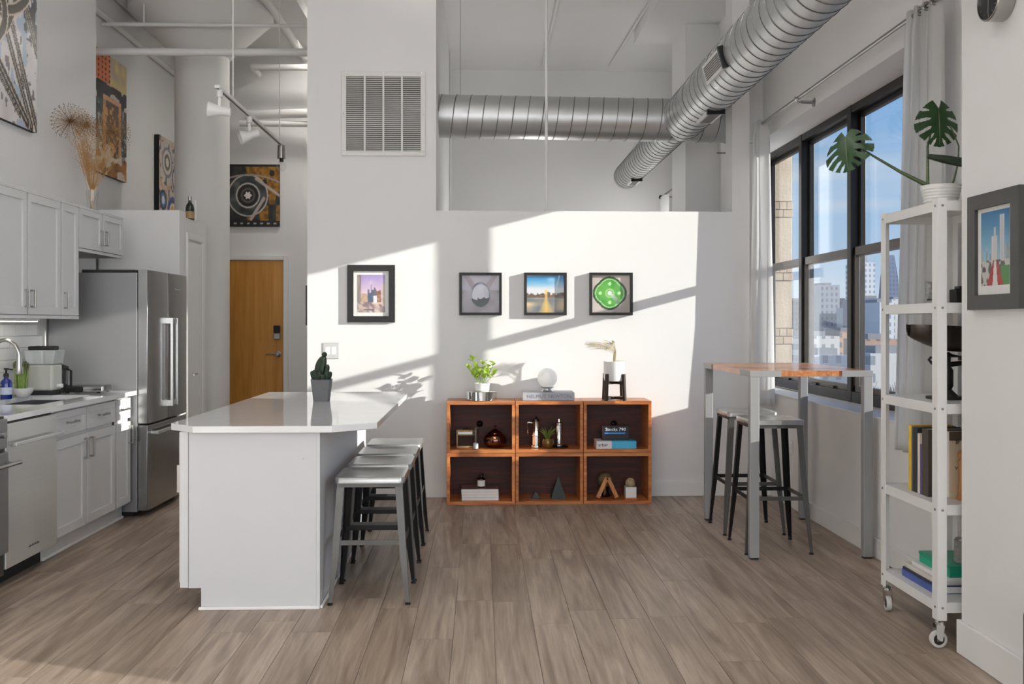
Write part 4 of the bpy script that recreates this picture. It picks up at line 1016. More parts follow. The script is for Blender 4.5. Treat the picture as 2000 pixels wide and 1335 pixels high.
# basil pot in a mirror tray ring
xb_, _ = PY(940, 780, 7.34); yb_ = 7.34
t = thing('mirror_cylinder', 'low mirror-polished cylinder under the basil on the crates', 'vase', (xb_, yb_, ZT))
MB().lathe([(0.118, 0), (0.122, 0.003), (0.122, 0.068), (0.118, 0.071), (0.06, 0.071), (0, 0.071)], 40, (xb_, yb_, ZT)).build('body', 'chrome', t, smooth=True)
t = thing('potted_basil', 'leafy bright green basil in a small white pot', 'potted plant', (xb_+0.006, yb_, ZT+0.071))
X, Y, Z = xb_+0.006, yb_, ZT+0.0715
MB().lathe([(0.048, 0), (0.055, 0.004), (0.060, 0.060), (0.055, 0.060), (0.052, 0.050), (0, 0.050)], 28, (X, Y, Z)).build('pot', 'white_ceramic', t, smooth=True)
MB().lathe([(0.052, 0.048), (0, 0.053)], 20, (X, Y, Z)).build('soil', 'soil', t)
def leafmat(name, c, var=0.25):
    m = mat(name, c, 0.45, var=var, scale=14); b = m.node_tree.nodes['Principled BSDF']
    tr = N(m.node_tree, 'ShaderNodeBsdfTranslucent'); tr.inputs[0].default_value = tuple(min(1, x*1.5) for x in c)+(1,)
    ad = N(m.node_tree, 'ShaderNodeMixShader'); ad.inputs[0].default_value = 0.35
    o = m.node_tree.nodes['Material Output']
    m.node_tree.links.new(b.outputs[0], ad.inputs[1]); m.node_tree.links.new(tr.outputs[0], ad.inputs[2]); m.node_tree.links.new(ad.outputs[0], o.inputs[0])
leafmat('basil_leaf', rgb(158, 184, 66)); mat('green_stem', rgb(120, 150, 70), 0.5, var=0.15)
# one basil leaf, cupped, pointing +X
vs = []; nl = 6
for i in range(nl+1):
    f = i/nl; w_ = 0.46*math.sin(math.pi*min(1, f*0.96+0.03))**0.8*(1.0-0.25*f)
    for s_ in (-1, 0, 1): vs.append((f, s_*w_, 0.10*abs(s_)-0.18*f*f))
fs = [(i*3+j, (i+1)*3+j, (i+1)*3+j+1, i*3+j+1) for i in range(nl) for j in range(2)]
lm = bpy.data.meshes.new('leaf'); lm.from_pydata(vs, [], fs); lm.materials.append(M('basil_leaf'))
for p in lm.polygons: p.use_smooth = True
stems = [(-0.11, -0.02, 0.13), (-0.075, 0.03, 0.19), (-0.03, -0.03, 0.13), (0.01, 0.02, 0.165), (0.05, -0.02, 0.14), (0.09, 0.02, 0.155), (0.105, -0.015, 0.09), (-0.06, -0.04, 0.07), (0.03, -0.05, 0.08)]
b = MB()
for sx_, sy_, sh in stems: b.tube([(X+sx_*.15, Y+sy_*.3, Z+0.05), (X+sx_*.6, Y+sy_*.7, Z+0.05+sh*.5), (X+sx_, Y+sy_, Z+0.05+sh)], [0.0025, 0.002, 0.0012], 6)
b.build('stems', 'green_stem', t, smooth=True)
k = 0
for sx_, sy_, sh in stems:
    for f in (1.0, 0.92, 0.72, 0.55):
        for s_ in (0, 1):
            if f == 1.0 and s_: continue
            a = k*2.4; k += 1; sc = 0.042*(0.75+0.5*hsh(k, 1))
            inst(lm, 'leaf', t, (sx_*f, sy_*f, 0.05+sh*f), (0, R(-25-50*hsh(k, 2)), a), (sc, sc, sc))
# book under the globe lamp
xa, z_ = PY(1021, 783, 7.27); xb2, _ = PY(1122, 783, 7.27)
t = thing('large_book', 'thick white and grey book lying under the globe lamp', 'book', ((xa+xb2)/2, 7.36, ZT))
mat('book_grey', rgb(176, 178, 184), 0.55, var=0.03); mat('ink_grey', rgb(112, 124, 150), 0.6)
bh = 0.062
MB().box(xa+0.003, xb2-0.003, 7.27, 7.50, ZT+0.004, ZT+bh-0.004).build('pages', 'paper', t)
b = MB().box(xa, xb2, 7.262, 7.505, ZT, ZT+0.004); b.box(xa, xb2, 7.262, 7.505, ZT+bh-0.004, ZT+bh); b.box(xa, xb2, 7.262, 7.268, ZT+0.004, ZT+bh-0.004); b.build('cover', 'book_grey', t, bevel=0.002)
lettering('title', 'HELMUT NEWTON', (xa+0.03, 7.2615, ZT+bh/2), 0.040, (1, 0, 0), (0, 0, 1), 'ink_grey', t)
# globe lamp
xg, _ = PY(1069, 745, 7.36)
t = thing('globe_lamp', 'white glass globe lamp with chrome foot on the large book', 'lamp', (xg, 7.36, ZT+bh))
mat('opal_glass', rgb(238, 237, 234), 0.3, var=0.01); mat('globe_glass', rgb(238, 237, 234), 0.3, var=0.01, emit=(1.0, 0.98, 0.95), estr=0.22)
MB().lathe([(0.050, 0), (0.052, 0.004), (0.040, 0.012), (0.036, 0.026), (0.052, 0.034), (0.054, 0.040), (0, 0.040)], 30, (xg, 7.36, ZT+bh+0.0003)).build('foot', 'chrome', t, smooth=True)
MB().ball((xg, 7.36, ZT+bh+0.036+0.072), 0.077, 32, 20).build('globe', 'globe_glass', t, smooth=True)
# white planter on a dark stand
xp, _ = PY(1199.5, 740, 7.30); yp = 7.30
t = thing('plant_stand', 'dark wooden stand carrying the white planter on the crates', 'plant stand', (xp, yp, ZT))
woodmat('dark_wood', rgb(36, 26, 20), rgb(50, 36, 28), rgb(66, 48, 38), rough=0.45, axis=2, freq=2)
for a in (45, 135, 225, 315):
    ca, sa = math.cos(R(a)), math.sin(R(a)); e = 0.097
    MB().bar((xp+ca*e*1.04, yp+sa*e*1.04, ZT), (xp+ca*e*0.93, yp+sa*e*0.93, ZT+0.205), 0.022, 0.022, up=(ca, sa, 0)).build('leg', 'dark_wood', t, bevel=0.002)
for zz in (0.008, 0.125):
    for a in (45, 135):
        ca, sa = math.cos(R(a)), math.sin(R(a)); e = 0.09
        MB().bar((xp-ca*e, yp-sa*e, ZT+zz+0.010), (xp+ca*e, yp+sa*e, ZT+zz+0.010), 0.020, 0.020).build('cross_bar', 'dark_wood', t, bevel=0.002)
t = thing('white_planter', 'white cylindrical planter with feathery dry grass on dark stand', 'potted plant', (xp, yp, ZT+0.146))
zp = ZT+0.1462; hp = 0.155
MB().lathe([(0.066, 0), (0.074, 0.004), (0.081, 0.03), (0.081, hp), (0.075, hp), (0.073, hp-0.02), (0, hp-0.02)], 36, (xp, yp, zp)).build('pot', 'white_ceramic', t, smooth=True)
MB().lathe([(0.073, hp-0.021), (0, hp-0.017)], 24, (xp, yp, zp)).build('soil', 'soil', t)
mat('dry_grass', rgb(186, 172, 138), 0.7, var=0.25, scale=30)
b = MB(); random.seed(11)
for i in range(28):
    r1, r2, r3 = hsh(i, 1), hsh(i, 2), hsh(i, 3)
    ex, ey, ez = -0.04-0.20*r1 if i < 20 else 0.03*r1-0.05*r2, 0.06*(r2-0.5), 0.05+0.075*r3
    p0 = Vector((xp+0.02*(r2-.5), yp+0.02*(r3-.5), zp+hp-0.02)); p1 = p0+Vector((0.008, 0, 0.07+0.05*r3)); p3 = p0+Vector((ex, ey, 0.06+ez*0.9)); p2 = (p1+p3)/2+Vector((0, 0, 0.045))
    pts = [p0, p1]+[p1*(1-q)**2+p2*2*q*(1-q)+p3*q*q for q in (0.25, 0.5, 0.75, 1.0)]
    b.tube(pts, 0.0009, 4)
    for k in range(9):
        q = 0.35+0.07*k; c = p1*(1-q)**2+p2*2*q*(1-q)+p3*q*q
        for s_ in (-1, 1): b.tube([c, c+Vector((-0.014, 0.012*s_, 0.008*s_))], [0.0009, 0.0004], 3)
b.build('grass', 'dry_grass', t, kind='stuff')
# ================================================================== inside the crates
ZM = ch+0.001+TB; ZL = 0.001+TB
# radio
xa, _ = PY(891, 870, 7.33); xb2, _ = PY(931, 870, 7.33)
t = thing('table_radio', 'small tan and dark brown retro radio in the top left crate', 'radio', ((xa+xb2)/2, 7.37, ZM))
mat('tan_case', rgb(168, 140, 96), 0.5, var=0.06); mat('speaker_cloth', rgb(48, 34, 28), 0.9, var=0.2, scale=120, bump=0.2, bscale=200)
MB().box(xa, xb2, 7.33, 7.42, ZM, ZM+0.135).build('case', 'tan_case', t, bevel=0.006)
MB().box(xa+0.012, xb2-0.012, 7.326, 7.332, ZM+0.014, ZM+0.096).build('speaker_cloth', 'speaker_cloth', t, bevel=0.002)
MB().box(xa+0.012, xb2-0.012, 7.3265, 7.331, ZM+0.104, ZM+0.124).build('dial', 'nickel', t, bevel=0.001)
MB().tube([(xa+0.05, 7.375, ZM+0.134), (xa+0.065, 7.375, ZM+0.150), (xb2-0.065, 7.375, ZM+0.150), (xb2-0.05, 7.375, ZM+0.134)], 0.004, 8).build('handle', 'speaker_cloth', t, smooth=True)
# hourglass
xh_, _ = PY(929, 880, 7.25); yh = 7.25
t = thing('hourglass', 'slim clear hourglass with white sand beside the small radio', 'hourglass', (xh_, yh, ZM))
MB().lathe([(0.025, 0), (0.025, 0.162), (0.0235, 0.162), (0.0235, 0.002), (0, 0.002)], 22, (xh_, yh, ZM)).build('outer_tube', 'thin_glass', t, smooth=True)
MB().lathe([(0.021, 0.006), (0.021, 0.055), (0.016, 0.07), (0.003, 0.084), (0.016, 0.098), (0.021, 0.112), (0.021, 0.158)], 22, (xh_, yh, ZM)).build('bulb', 'thin_glass', t, smooth=True)
MB().lathe([(0.020, 0.006), (0.020, 0.045), (0, 0.048)], 22, (xh_, yh, ZM)).build('sand', 'paper', t, smooth=True)
# copper pot
xq, _ = PY(967, 870, 7.36); yq = 7.36
t = thing('copper_jar', 'round polished copper jar with a knob lid in the crate', 'jar', (xq, yq, ZM))
mat('copper', rgb(120, 84, 70), 0.12, 1.0, var=0.06)
MB().lathe([(0.045, 0), (0.06, 0.003), (0.084, 0.03), (0.090, 0.055), (0.082, 0.085), (0.055, 0.108), (0.050, 0.110), (0, 0.110)], 36, (xq, yq, ZM)).build('body', 'copper', t, smooth=True)
MB().lathe([(0.056, 0.108), (0.05, 0.118), (0.012, 0.140), (0.006, 0.145), (0.006, 0.152), (0.011, 0.158), (0.011, 0.166), (0, 0.172)], 30, (xq, yq, ZM)).build('lid', 'copper', t, smooth=True)
# stovetop espresso pot
xe, _ = PY(1047, 875, 7.33); ye = 7.33
t = thing('espresso_pot', 'polished chrome espresso pot in the top middle crate', 'coffee pot', (xe, ye, ZM))
MB().lathe([(0.042, 0), (0.044, 0.004), (0.044, 0.020), (0.034, 0.024), (0.034, 0.088), (0.038, 0.092), (0.038, 0.100), (0, 0.100)], 10, (xe, ye, ZM)).build('boiler', 'chrome', t, smooth=25)
MB().lathe([(0.033, 0.1005), (0.030, 0.12), (0.027, 0.195), (0.030, 0.205), (0, 0.205)], 10, (xe, ye, ZM)).build('upper_chamber', 'chrome', t, smooth=25)
MB().lathe([(0.030, 0.2055), (0.022, 0.222), (0.006, 0.228), (0.008, 0.238), (0, 0.244)], 18, (xe, ye, ZM)).build('lid', 'black_gloss', t, smooth=True)
MB().tube([(xe-0.028, ye, ZM+0.19), (xe-0.062, ye, ZM+0.195), (xe-0.066, ye, ZM+0.18), (xe-0.062, ye, ZM+0.11)], [0.007, 0.008, 0.008, 0.006], 8).build('handle', 'chrome', t, smooth=True)
# succulent
xs, _ = PY(1070, 875, 7.30); ys = 7.30
t = thing('potted_succulent', 'spiky green succulent in a round amber glass pot', 'potted plant', (xs, ys, ZM))
mat('amber_glass', rgb(120, 92, 48), 0.1, 0.55, var=0.25, scale=20)
MB().lathe([(0.030, 0), (0.040, 0.008), (0.048, 0.035), (0.044, 0.06), (0.038, 0.074), (0.034, 0.074), (0.036, 0.06), (0, 0.058)], 28, (xs, ys, ZM)).build('pot', 'amber_glass', t, smooth=True)
leafmat('succulent', rgb(128, 150, 70))
for i in range(11):
    a = 2.4*i; r_ = 0.05+0.03*hsh(i, 4); h_ = 0.045+0.055*hsh(i, 8)
    MB().tube([(xs, ys, ZM+0.058), (xs+math.cos(a)*r_*.5, ys+math.sin(a)*r_*.5, ZM+0.075+h_*.6), (xs+math.cos(a)*r_, ys+math.sin(a)*r_, ZM+0.07+h_)], [0.006, 0.0055, 0.001], 6).build('leaf', 'succulent', t, smooth=True)
# chrome shaker on a black tray
xm, _ = PY(1092, 875, 7.33); ym_ = 7.33
t = thing('black_tray', 'round black tray under the chrome mill in the crate', 'tray', (xm+0.01, ym_, ZM))
MB().lathe([(0.052, 0.0), (0.06, 0.004), (0.062, 0.012), (0.058, 0.012), (0.05, 0.006), (0, 0.006)], 28, (xm+0.01, ym_, ZM)).build('dish', 'black_gloss', t, smooth=True)
t = thing('chrome_mill', 'tall slim chrome grinder standing on the black tray', 'grinder', (xm, ym_, ZM+0.006))
MB().lathe([(0.034, 0), (0.034, 0.018), (0.028, 0.024), (0.028, 0.165), (0.024, 0.170), (0, 0.170)], 26, (xm, ym_, ZM+0.0063)).build('barrel', 'chrome', t, smooth=True)
MB().lathe([(0.030, 0.1705), (0.030, 0.186), (0.014, 0.192), (0.012, 0.215), (0, 0.217)], 22, (xm, ym_, ZM+0.0063)).build('cap', 'chrome', t, smooth=True)
# blue and white book with the little message board on it
xa, _ = PY(1165, 870, 7.245); xb2, _ = PY(1243, 870, 7.245); xm2, _ = PY(1195, 870, 7.245)
bh2 = 0.056
t = thing('blue_white_book', 'light blue and white book lying in the top right crate', 'book', ((xa+xb2)/2, 7.34, ZM))
mat('sky_blue', rgb(72, 178, 218), 0.45, var=0.03); mat('ink_dark', rgb(40, 42, 50), 0.6); mat('cover_white', rgb(226, 224, 226), 0.5, var=0.02)
MB().box(xa+0.003, xb2-0.003, 7.25, 7.44, ZM+0.003, ZM+bh2-0.003).build('pages', 'paper', t)
b = MB().box(xm2, xb2, 7.245, 7.445, ZM, ZM+0.003); b.box(xm2, xb2, 7.245, 7.445, ZM+bh2-0.003, ZM+bh2); b.box(xm2, xb2, 7.245, 7.25, ZM+0.003, ZM+bh2-0.003); b.build('blue_cover', 'sky_blue', t, bevel=0.001)
b = MB().box(xa, xm2, 7.245, 7.445, ZM, ZM+0.003); b.box(xa, xm2, 7.245, 7.445, ZM+bh2-0.003, ZM+bh2); b.box(xa, xm2, 7.245, 7.25, ZM+0.003, ZM+bh2-0.003); b.build('white_cover', 'cover_white', t, bevel=0.001)
lettering('title', 'arber', (xa+0.014, 7.2443, ZM+bh2/2), 0.034, (1, 0, 0), (0, 0, 1), 'ink_dark', t)
xa, _ = PY(1176, 850, 7.31); xb2, _ = PY(1229, 850, 7.31); zb = ZM+bh2+0.0005
t = thing('message_board', 'small dark wooden-framed board reading Stocks on blue book', 'sign', ((xa+xb2)/2, 7.33, zb))
mat('board_dark', rgb(22, 26, 36), 0.4, var=0.05)
hb = 0.112
b = MB(); f = 0.006
for q in ((xa, xb2, zb, zb+f), (xa, xb2, zb+hb-f, zb+hb), (xa, xa+f, zb+f, zb+hb-f), (xb2-f, xb2, zb+f, zb+hb-f)): b.box(q[0], q[1], 7.312, 7.345, q[2], q[3])
b.build('frame', 'dark_wood', t, bevel=0.001)
MB().box(xa+f, xb2-f, 7.32, 7.34, zb+f, zb+hb-f).build('panel', 'board_dark', t)
mat('board_text', rgb(226, 230, 236), 0.5, emit=(0.8, 0.85, 0.9), estr=0.25); mat('board_blue', rgb(40, 110, 190), 0.5, emit=(0.06, 0.25, 0.6), estr=0.35)
lettering('message', 'Stocks 790', ((xa+xb2)/2, 7.3192, zb+hb*0.73), 0.036, (1, 0, 0), (0, 0, 1), 'board_text', t, align='CENTER')
MB().box(xa+0.02, xb2-0.03, 7.3188, 7.3195, zb+hb*0.44, zb+hb*0.52).build('blue_bar', 'board_blue', t)
# magazines + apothecary bottle
xa, _ = PY(901, 975, 7.27); xb2, _ = PY(974, 975, 7.27)
zz = ZL
mags = ('lowest white magazine of the stack in the bottom left crate', 'white magazine second from the bottom of the crate stack', 'white magazine second from the top of the crate stack', 'grey-covered magazine on top of the stack in the crate')
mat('mag_cover', rgb(206, 200, 198), 0.4, var=0.1, scale=10); mat('mag_top', rgb(120, 92, 88), 0.4, var=0.3, scale=8)
for i in range(4):
    dx = 0.004*(hsh(i, 6)-0.5); hm = 0.0215
    t = thing('magazine', mags[i], 'magazine', ((xa+xb2)/2, 7.37, zz), group='magazines in the crate')
    MB().box(xa+0.002+dx, xb2-0.002+dx, 7.27, 7.475, zz+0.0008, zz+hm-0.0012).build('pages', 'paper', t)
    b = MB().box(xa+dx, xb2+dx, 7.268, 7.477, zz, zz+0.0008); b.build('back_cover', 'mag_cover', t)
    MB().box(xa+dx, xb2+dx, 7.268, 7.477, zz+hm-0.0012, zz+hm-0.0003).build('front_cover', 'mag_top' if i == 3 else 'mag_cover', t)
    zz += hm
xo, _ = PY(940, 950, 7.36)
t = thing('apothecary_bottle', 'brown apothecary bottle with a white label on the magazines', 'bottle', (xo, 7.36, zz))
mat('brown_glass', rgb(40, 20, 14), 0.08, var=0.1, spec=0.7)
MB().lathe([(0.029, 0), (0.032, 0.004), (0.032, 0.062), (0.026, 0.072), (0.014, 0.079), (0.014, 0.086), (0, 0.086)], 26, (xo, 7.36, zz)).build('bottle', 'brown_glass', t, smooth=True)
MB().lathe([(0.017, 0.0862), (0.017, 0.104), (0, 0.105)], 20, (xo, 7.36, zz)).build('cap', 'black_gloss', t, smooth=True)
lb = MB(); n = 10
for i in range(n+1):
    a = R(-90-65+130*i/n)
    lb.v += [(xo+0.0325*math.cos(a), 7.36+0.0325*math.sin(a), zz+0.010), (xo+0.0325*math.cos(a), 7.36+0.0325*math.sin(a), zz+0.056)]
lb.f = [(2*i, 2*i+2, 2*i+3, 2*i+1) for i in range(n)]
lb.build('label', 'paper', t, smooth=True)
# pyramids
mat('slate_green', rgb(40, 50, 50), 0.6, var=0.08)
for px_, w_, h_, lab in ((1090, 0.122, 0.175, 'tall dark green pyramid in the bottom middle crate'), (1046, 0.07, 0.055, 'tiny dark green pyramid beside the tall one in the crate')):
    x_, _ = PY(px_, 975, 7.36); s_ = w_/2
    tag(MB().add([(x_-s_, 7.36-s_, ZL), (x_+s_, 7.36-s_, ZL), (x_+s_, 7.36+s_, ZL), (x_-s_, 7.36+s_, ZL), (x_-s_*.94, 7.36-s_*.94, ZL+0.006), (x_+s_*.94, 7.36-s_*.94, ZL+0.006), (x_+s_*.94, 7.36+s_*.94, ZL+0.006), (x_-s_*.94, 7.36+s_*.94, ZL+0.006), (x_, 7.36, ZL+h_)],
               [(3, 2, 1, 0), (0, 1, 5, 4), (1, 2, 6, 5), (2, 3, 7, 6), (3, 0, 4, 7), (4, 5, 8), (5, 6, 8), (6, 7, 8), (7, 4, 8)]).build('pyramid', 'slate_green', bevel=0.0015), lab, 'pyramid', 'dark pyramids')
# A-frame holding a disc
xr, _ = PY(1186, 975, 7.30); yr = 7.30
t = thing('wooden_triangle', 'orange wooden A-shaped stand in the bottom right crate', 'ornament', (xr, yr, ZL))
woodmat('beech', rgb(176, 112, 58), rgb(196, 132, 76), rgb(210, 150, 96), rough=0.45, axis=2, freq=2)
for s_ in (-1, 1):
    MB().bar((xr+s_*0.075, yr, ZL+0.011), (xr+s_*0.004, yr, ZL+0.165), 0.030, 0.030, up=(0, 1, 0)).build('strut', 'beech', t, bevel=0.001)
MB().bar((xr-0.012, yr+0.10, ZL+0.006), (xr-0.012, yr+0.012, ZL+0.12), 0.010, 0.014).build('back_leg', 'beech', t)
MB().cyl((xr-0.055, yr-0.0155, ZL+0.03), (xr-0.055, yr-0.018, ZL+0.03), 0.006, n=10).build('screw', 'nickel', t)
tag(MB().ball((xr, 7.42, ZL+0.128), 0.060, 28, 16, (1, 0.9, 1)).build('stone_ball', 'stone_ball' if 'stone_ball' in MATS else mat('stone_ball', rgb(112, 100, 72), 0.6, var=0.2, scale=12, bump=0.2), smooth=True), 'mossy brown ball behind the wooden A-shaped stand', 'ball')
BALL = bpy.data.objects['stone_ball']
# ring under the ball so that it rests
t = thing('ball_stand', 'dark ring stand under the mossy ball in the crate', 'stand', (xr, 7.42, ZL))
MB().lathe([(0.040, 0), (0.044, 0.004), (0.030, 0.02), (0.026, 0.066), (0.034, 0.078), (0.0, 0.066)], 20, (xr, 7.42, ZL)).build('pedestal', 'black_gloss', t, smooth=True)
# cube pot with ball cactus on a coaster
xw, _ = PY(1231, 975, 7.31); yw = 7.31
tag(MB().box(xw-0.048, xw+0.048, yw-0.048, yw+0.048, ZL, ZL+0.012).build('wooden_coaster', 'crate_wood', bevel=0.002), 'square wooden coaster under the white cube pot', 'coaster')
t = thing('cube_planter', 'white cube pot with a round cream ball cactus', 'potted plant', (xw, yw, ZL+0.012))
zc = ZL+0.0125; s_ = 0.041
b = MB(); b.box(xw-s_, xw+s_, yw-s_, yw+s_, zc, zc+0.006); b.box(xw-s_, xw+s_, yw-s_, yw-s_+0.005, zc+0.006, zc+0.082); b.box(xw-s_, xw+s_, yw+s_-0.005, yw+s_, zc+0.006, zc+0.082); b.box(xw-s_, xw-s_+0.005, yw-s_+0.005, yw+s_-0.005, zc+0.006, zc+0.082); b.box(xw+s_-0.005, xw+s_, yw-s_+0.005, yw+s_-0.005, zc+0.006, zc+0.082)
b.build('pot', 'white_ceramic', t)
MB().box(xw-s_+0.006, xw+s_-0.006, yw-s_+0.006, yw+s_-0.006, zc+0.06, zc+0.072).build('soil', 'soil', t)
mat('cactus_cream', rgb(166, 146, 112), 0.8, var=0.35, scale=40, bump=0.6, bscale=70)
vs, fs = _ball((xw, yw, zc+0.108), 0.039, 28, 14, (1, 1, 1.02)); b = MB()
for i, p in enumerate(vs):
    d = Vector(p)-Vector((xw, yw, zc+0.108)); k = 1+0.07*math.sin(14*math.atan2(d.y, d.x))*math.cos(i*0.9); vs[i] = tuple(Vector((xw, yw, zc+0.108))+d*k)
b.add(vs, fs).build('cactus', 'cactus_cream', t, smooth=True)
# ================================================================== ducts
DX, DH, DR = 1.72, 3.13, 0.185
def duct(name, label, p0, p1, r, loc):
    t = thing(name, label, 'duct', loc)
    p0, p1 = Vector(p0), Vector(p1); L = (p1-p0).length; ax = (p1-p0).normalized()
    MB().tube([p0, p1], r, 48).build('pipe', 'galvanised', t, smooth=30)
    u = ax.cross(Vector((0, 0, 1))).normalized(); v = u.cross(ax)
    pitch = 0.125; n = int(L/pitch*40); pts = []
    for i in range(n+1):
        a = 2*math.pi*i/40; s_ = L*i/n; pts.append(p0+ax*s_+(u*math.cos(a)+v*math.sin(a))*(r+0.0005))
    MB().tube(pts, 0.0042, 5).build('spiral_seam', 'galv_seam', t, smooth=True)
    return t
mat('galv_seam', rgb(120, 120, 119), 0.4, 0.7, var=0.1)
t1 = duct('spiral_duct', 'large galvanised spiral duct running towards the camera', (DX, 1.0, DH), (DX, 8.1, DH), DR, (DX, 4.5, DH-DR))
t2 = duct('spiral_duct', 'narrower galvanised spiral duct end inside the bedroom', (DX, 8.29, DH), (DX, 11.2, DH), 0.146, (DX, 9.8, DH-0.15))
MB().lathe([(0.147, 0), (0.149, 0.012), (0.146, 0.02), (0, 0.022)], 40, (0, 0, 0), axis=1).build('end_cap', 'galvanised', t2, smooth=30, local=True)
ec = [c for c in t2.children if c.name.startswith('end_cap')][0]; ec.location = (0, 11.2-9.8, 0.15)
duct('spiral_duct', 'galvanised spiral duct crossing behind the half wall', (X_op+0.002, 8.1, DH+0.02), (XW-0.002, 8.1, DH-0.01), 0.182, ((X_op+XW)/2, 8.1, DH-0.185))
def register(parent, c, d, r, ln, wd, flip=1):
    """supply register on a duct along Y: c=(Y centre), d = angle round the axis"""
    up = Vector((math.cos(d), 0, math.sin(d))); sd_ = Vector((-math.sin(d), 0, math.cos(d))); O = Vector((DX, c, DH))+up*(r+0.012)
    def slab(y0, y1, s0, s1, h0, h1, nm, m_, par):
        vs = [O+Vector((0, y, 0))+sd_*s+up*h for h in (h0, h1) for y, s in ((y0, s0), (y1, s0), (y1, s1), (y0, s1))]
        return MB().add(vs, [(3, 2, 1, 0), (4, 5, 6, 7), (0, 1, 5, 4), (1, 2, 6, 5), (2, 3, 7, 6), (3, 0, 4, 7)]).build(nm, m_, par)
    fr = slab(-ln/2, ln/2, -wd/2, wd/2, -0.035, 0.004, 'register', 'white_powder', parent)
    slab(-ln/2-0.03, -ln/2, -wd/2-0.006, wd/2+0.006, -0.035, 0.012, 'damper_end', 'black_gloss', fr)
    for k in range(7): slab(-ln/2+0.03, ln/2-0.03, -wd/2+0.018+k*(wd-0.036)/7+0.002, -wd/2+0.018+(k+1)*(wd-0.036)/7-0.004, 0.004, 0.007, 'blade', 'vent_dark', fr)
register(t1, 6.22, R(196), DR, 0.44, 0.13)
register(t1, 7.12, R(272), DR, 0.36, 0.12)
register(t2, 10.65, R(272), 0.146, 0.34, 0.11)
# hanger wire on the crossing duct, thin pole on the half wall
x_, _ = PY(899, 200, 8.1)
tag(MB().tube([(x_, 8.1, DH+0.2), (x_, 8.1, HC)], 0.0025, 6).build('hanger_wire', 'nickel'), 'thin wire holding the crossing duct to the ceiling', 'wire')
x_, _ = PY(1067, 200, 7.62)
t = thing('white_pole', 'thin white pole rising from the half wall to the ceiling', 'pole', (x_, 7.62, HW))
MB().cyl((x_, 7.62, HW), (x_, 7.62, HC), 0.0125, n=16).build('pole', 'pipe_paint', t, smooth=True)
MB().lathe([(0.03, 0), (0.03, 0.006), (0.014, 0.012), (0.0125, 0.012)], 18, (x_, 7.62, HW)).build('flange', 'pipe_paint', t, smooth=True)
# conduits on the bedroom ceiling
for (pa, pb, lab) in (((1090, 0), (1060, 130), 'white conduit on the bedroom ceiling next to the white pole'), ((1272, 0), (1190, 130), 'thin white conduit on the bedroom ceiling near the window pier')):
    z = HC-0.02; d = lambda q: ((z-CAMH)*FPX/(HORIZ-q[1]))
    P = []
    for q in (pa, pb):
        dd = d(q); u = (q[0]-1000)/FPX; P.append((dd*(u*CS+SN), min(YR-0.02, dd*(CS-u*SN)), z))
    tag(MB().tube(P, 0.018 if pa[0] < 1100 else 0.012, 10).build('conduit', 'pipe_paint', smooth=True), lab, 'conduit')
# ================================================================== hall: mushroom column, pipes
cxc, cyc = PY(395, 300, 9.1)[0], 9.1
t = thing('concrete_column', 'round white concrete column with flared mushroom capital', 'column', (cxc, cyc, 0))
mat('column_paint', rgb(222, 221, 218), 0.7, var=0.02, scale=3, bump=0.03, bscale=20)
MB().lathe([(0.25, 0), (0.25, 3.90)], 48, (cxc, cyc, 0)).build('shaft', 'column_paint', t, smooth=True)
MB().lathe([(0.25, 3.90), (0.66, 4.30), (0.66, 4.36), (0, 4.36)], 48, (cxc, cyc, 0)).build('capital', 'column_paint', t, smooth=30)
MB().box(cxc-0.72, cxc+0.95, cyc-0.9, cyc+0.9, 4.36, HC).build('drop_panel', 'ceiling_paint', t)
MB().lathe([(0.2512, 2.86), (0.2516, 2.863), (0.2512, 2.866)], 48, (cxc, cyc, 0)).build('pour_joint', 'vent_paint', t, smooth=True)
def pipe(label, pts, r, name='ceiling_pipe', m='pipe_paint'):
    return tag(MB().tube(pts, r, 16).build(name, m, smooth=True), label, 'pipe', 'white painted ceiling pipes')
def pyx(px_, py_, Y_): x, z = PY(px_, py_, Y_); return (x, Y_, z)
pipe('thickest white pipe crossing in front of the column capital', [(XF, 8.3, pyx(187, 101, 8.3)[2]), (X_ml+0.3, 8.3, pyx(600, 102, 8.3)[2])], 0.034)
a_ = pyx(235, 47, 8.62); b_ = pyx(600, 51, 8.62)
pipe('thin white pipe crossing high in front of the column capital', [(XF, 8.62, a_[2]-0.002), (X_ml+0.25, 8.62, b_[2])], 0.018)
c_ = pyx(281, 20, 8.62); tag(MB().cyl((c_[0], 8.62, a_[2]+0.01), (c_[0], 8.62, HC), 0.008, n=8).build('pipe_hanger', 'pipe_paint'), 'white rod hanging the thin high pipe', 'rod')
z = 4.36; pp = []
for q in ((512, -40), (560, 60), (590, 108)):
    dd = (z-CAMH)*FPX/(HORIZ-q[1]); u = (q[0]-1000)/FPX; pp.append((dd*(u*CS+SN), dd*(CS-u*SN), z))
pipe('white pipe along the hall ceiling beside the column capital', [(pp[1][0], 7.95, z), (pp[1][0], 10.7, z)], 0.045)
pipe('white conduit along the top of the hall wall', [(XF+0.03, 7.78, 4.13), (XF+0.03, 10.7, 4.13)], 0.03)
a_ = pyx(470, 216, 10.35); pipe('thick white pipe above the plaza canvas', [(a_[0], 10.55, a_[2]), (X_ml+0.25, 10.35, a_[2])], 0.05)
a_ = pyx(447, 241, 10.5); pipe('slimmer white pipe just above the plaza canvas', [(cxc, 10.5, a_[2]), (X_ml+0.25, 10.5, a_[2])], 0.033)
a_ = pyx(492, 131, 10.3); pipe('short white pipe near the hall ceiling', [(a_[0], 10.6, a_[2]), (a_[0], 10.3, a_[2]), (X_ml+0.25, 10.3, a_[2])], 0.035)
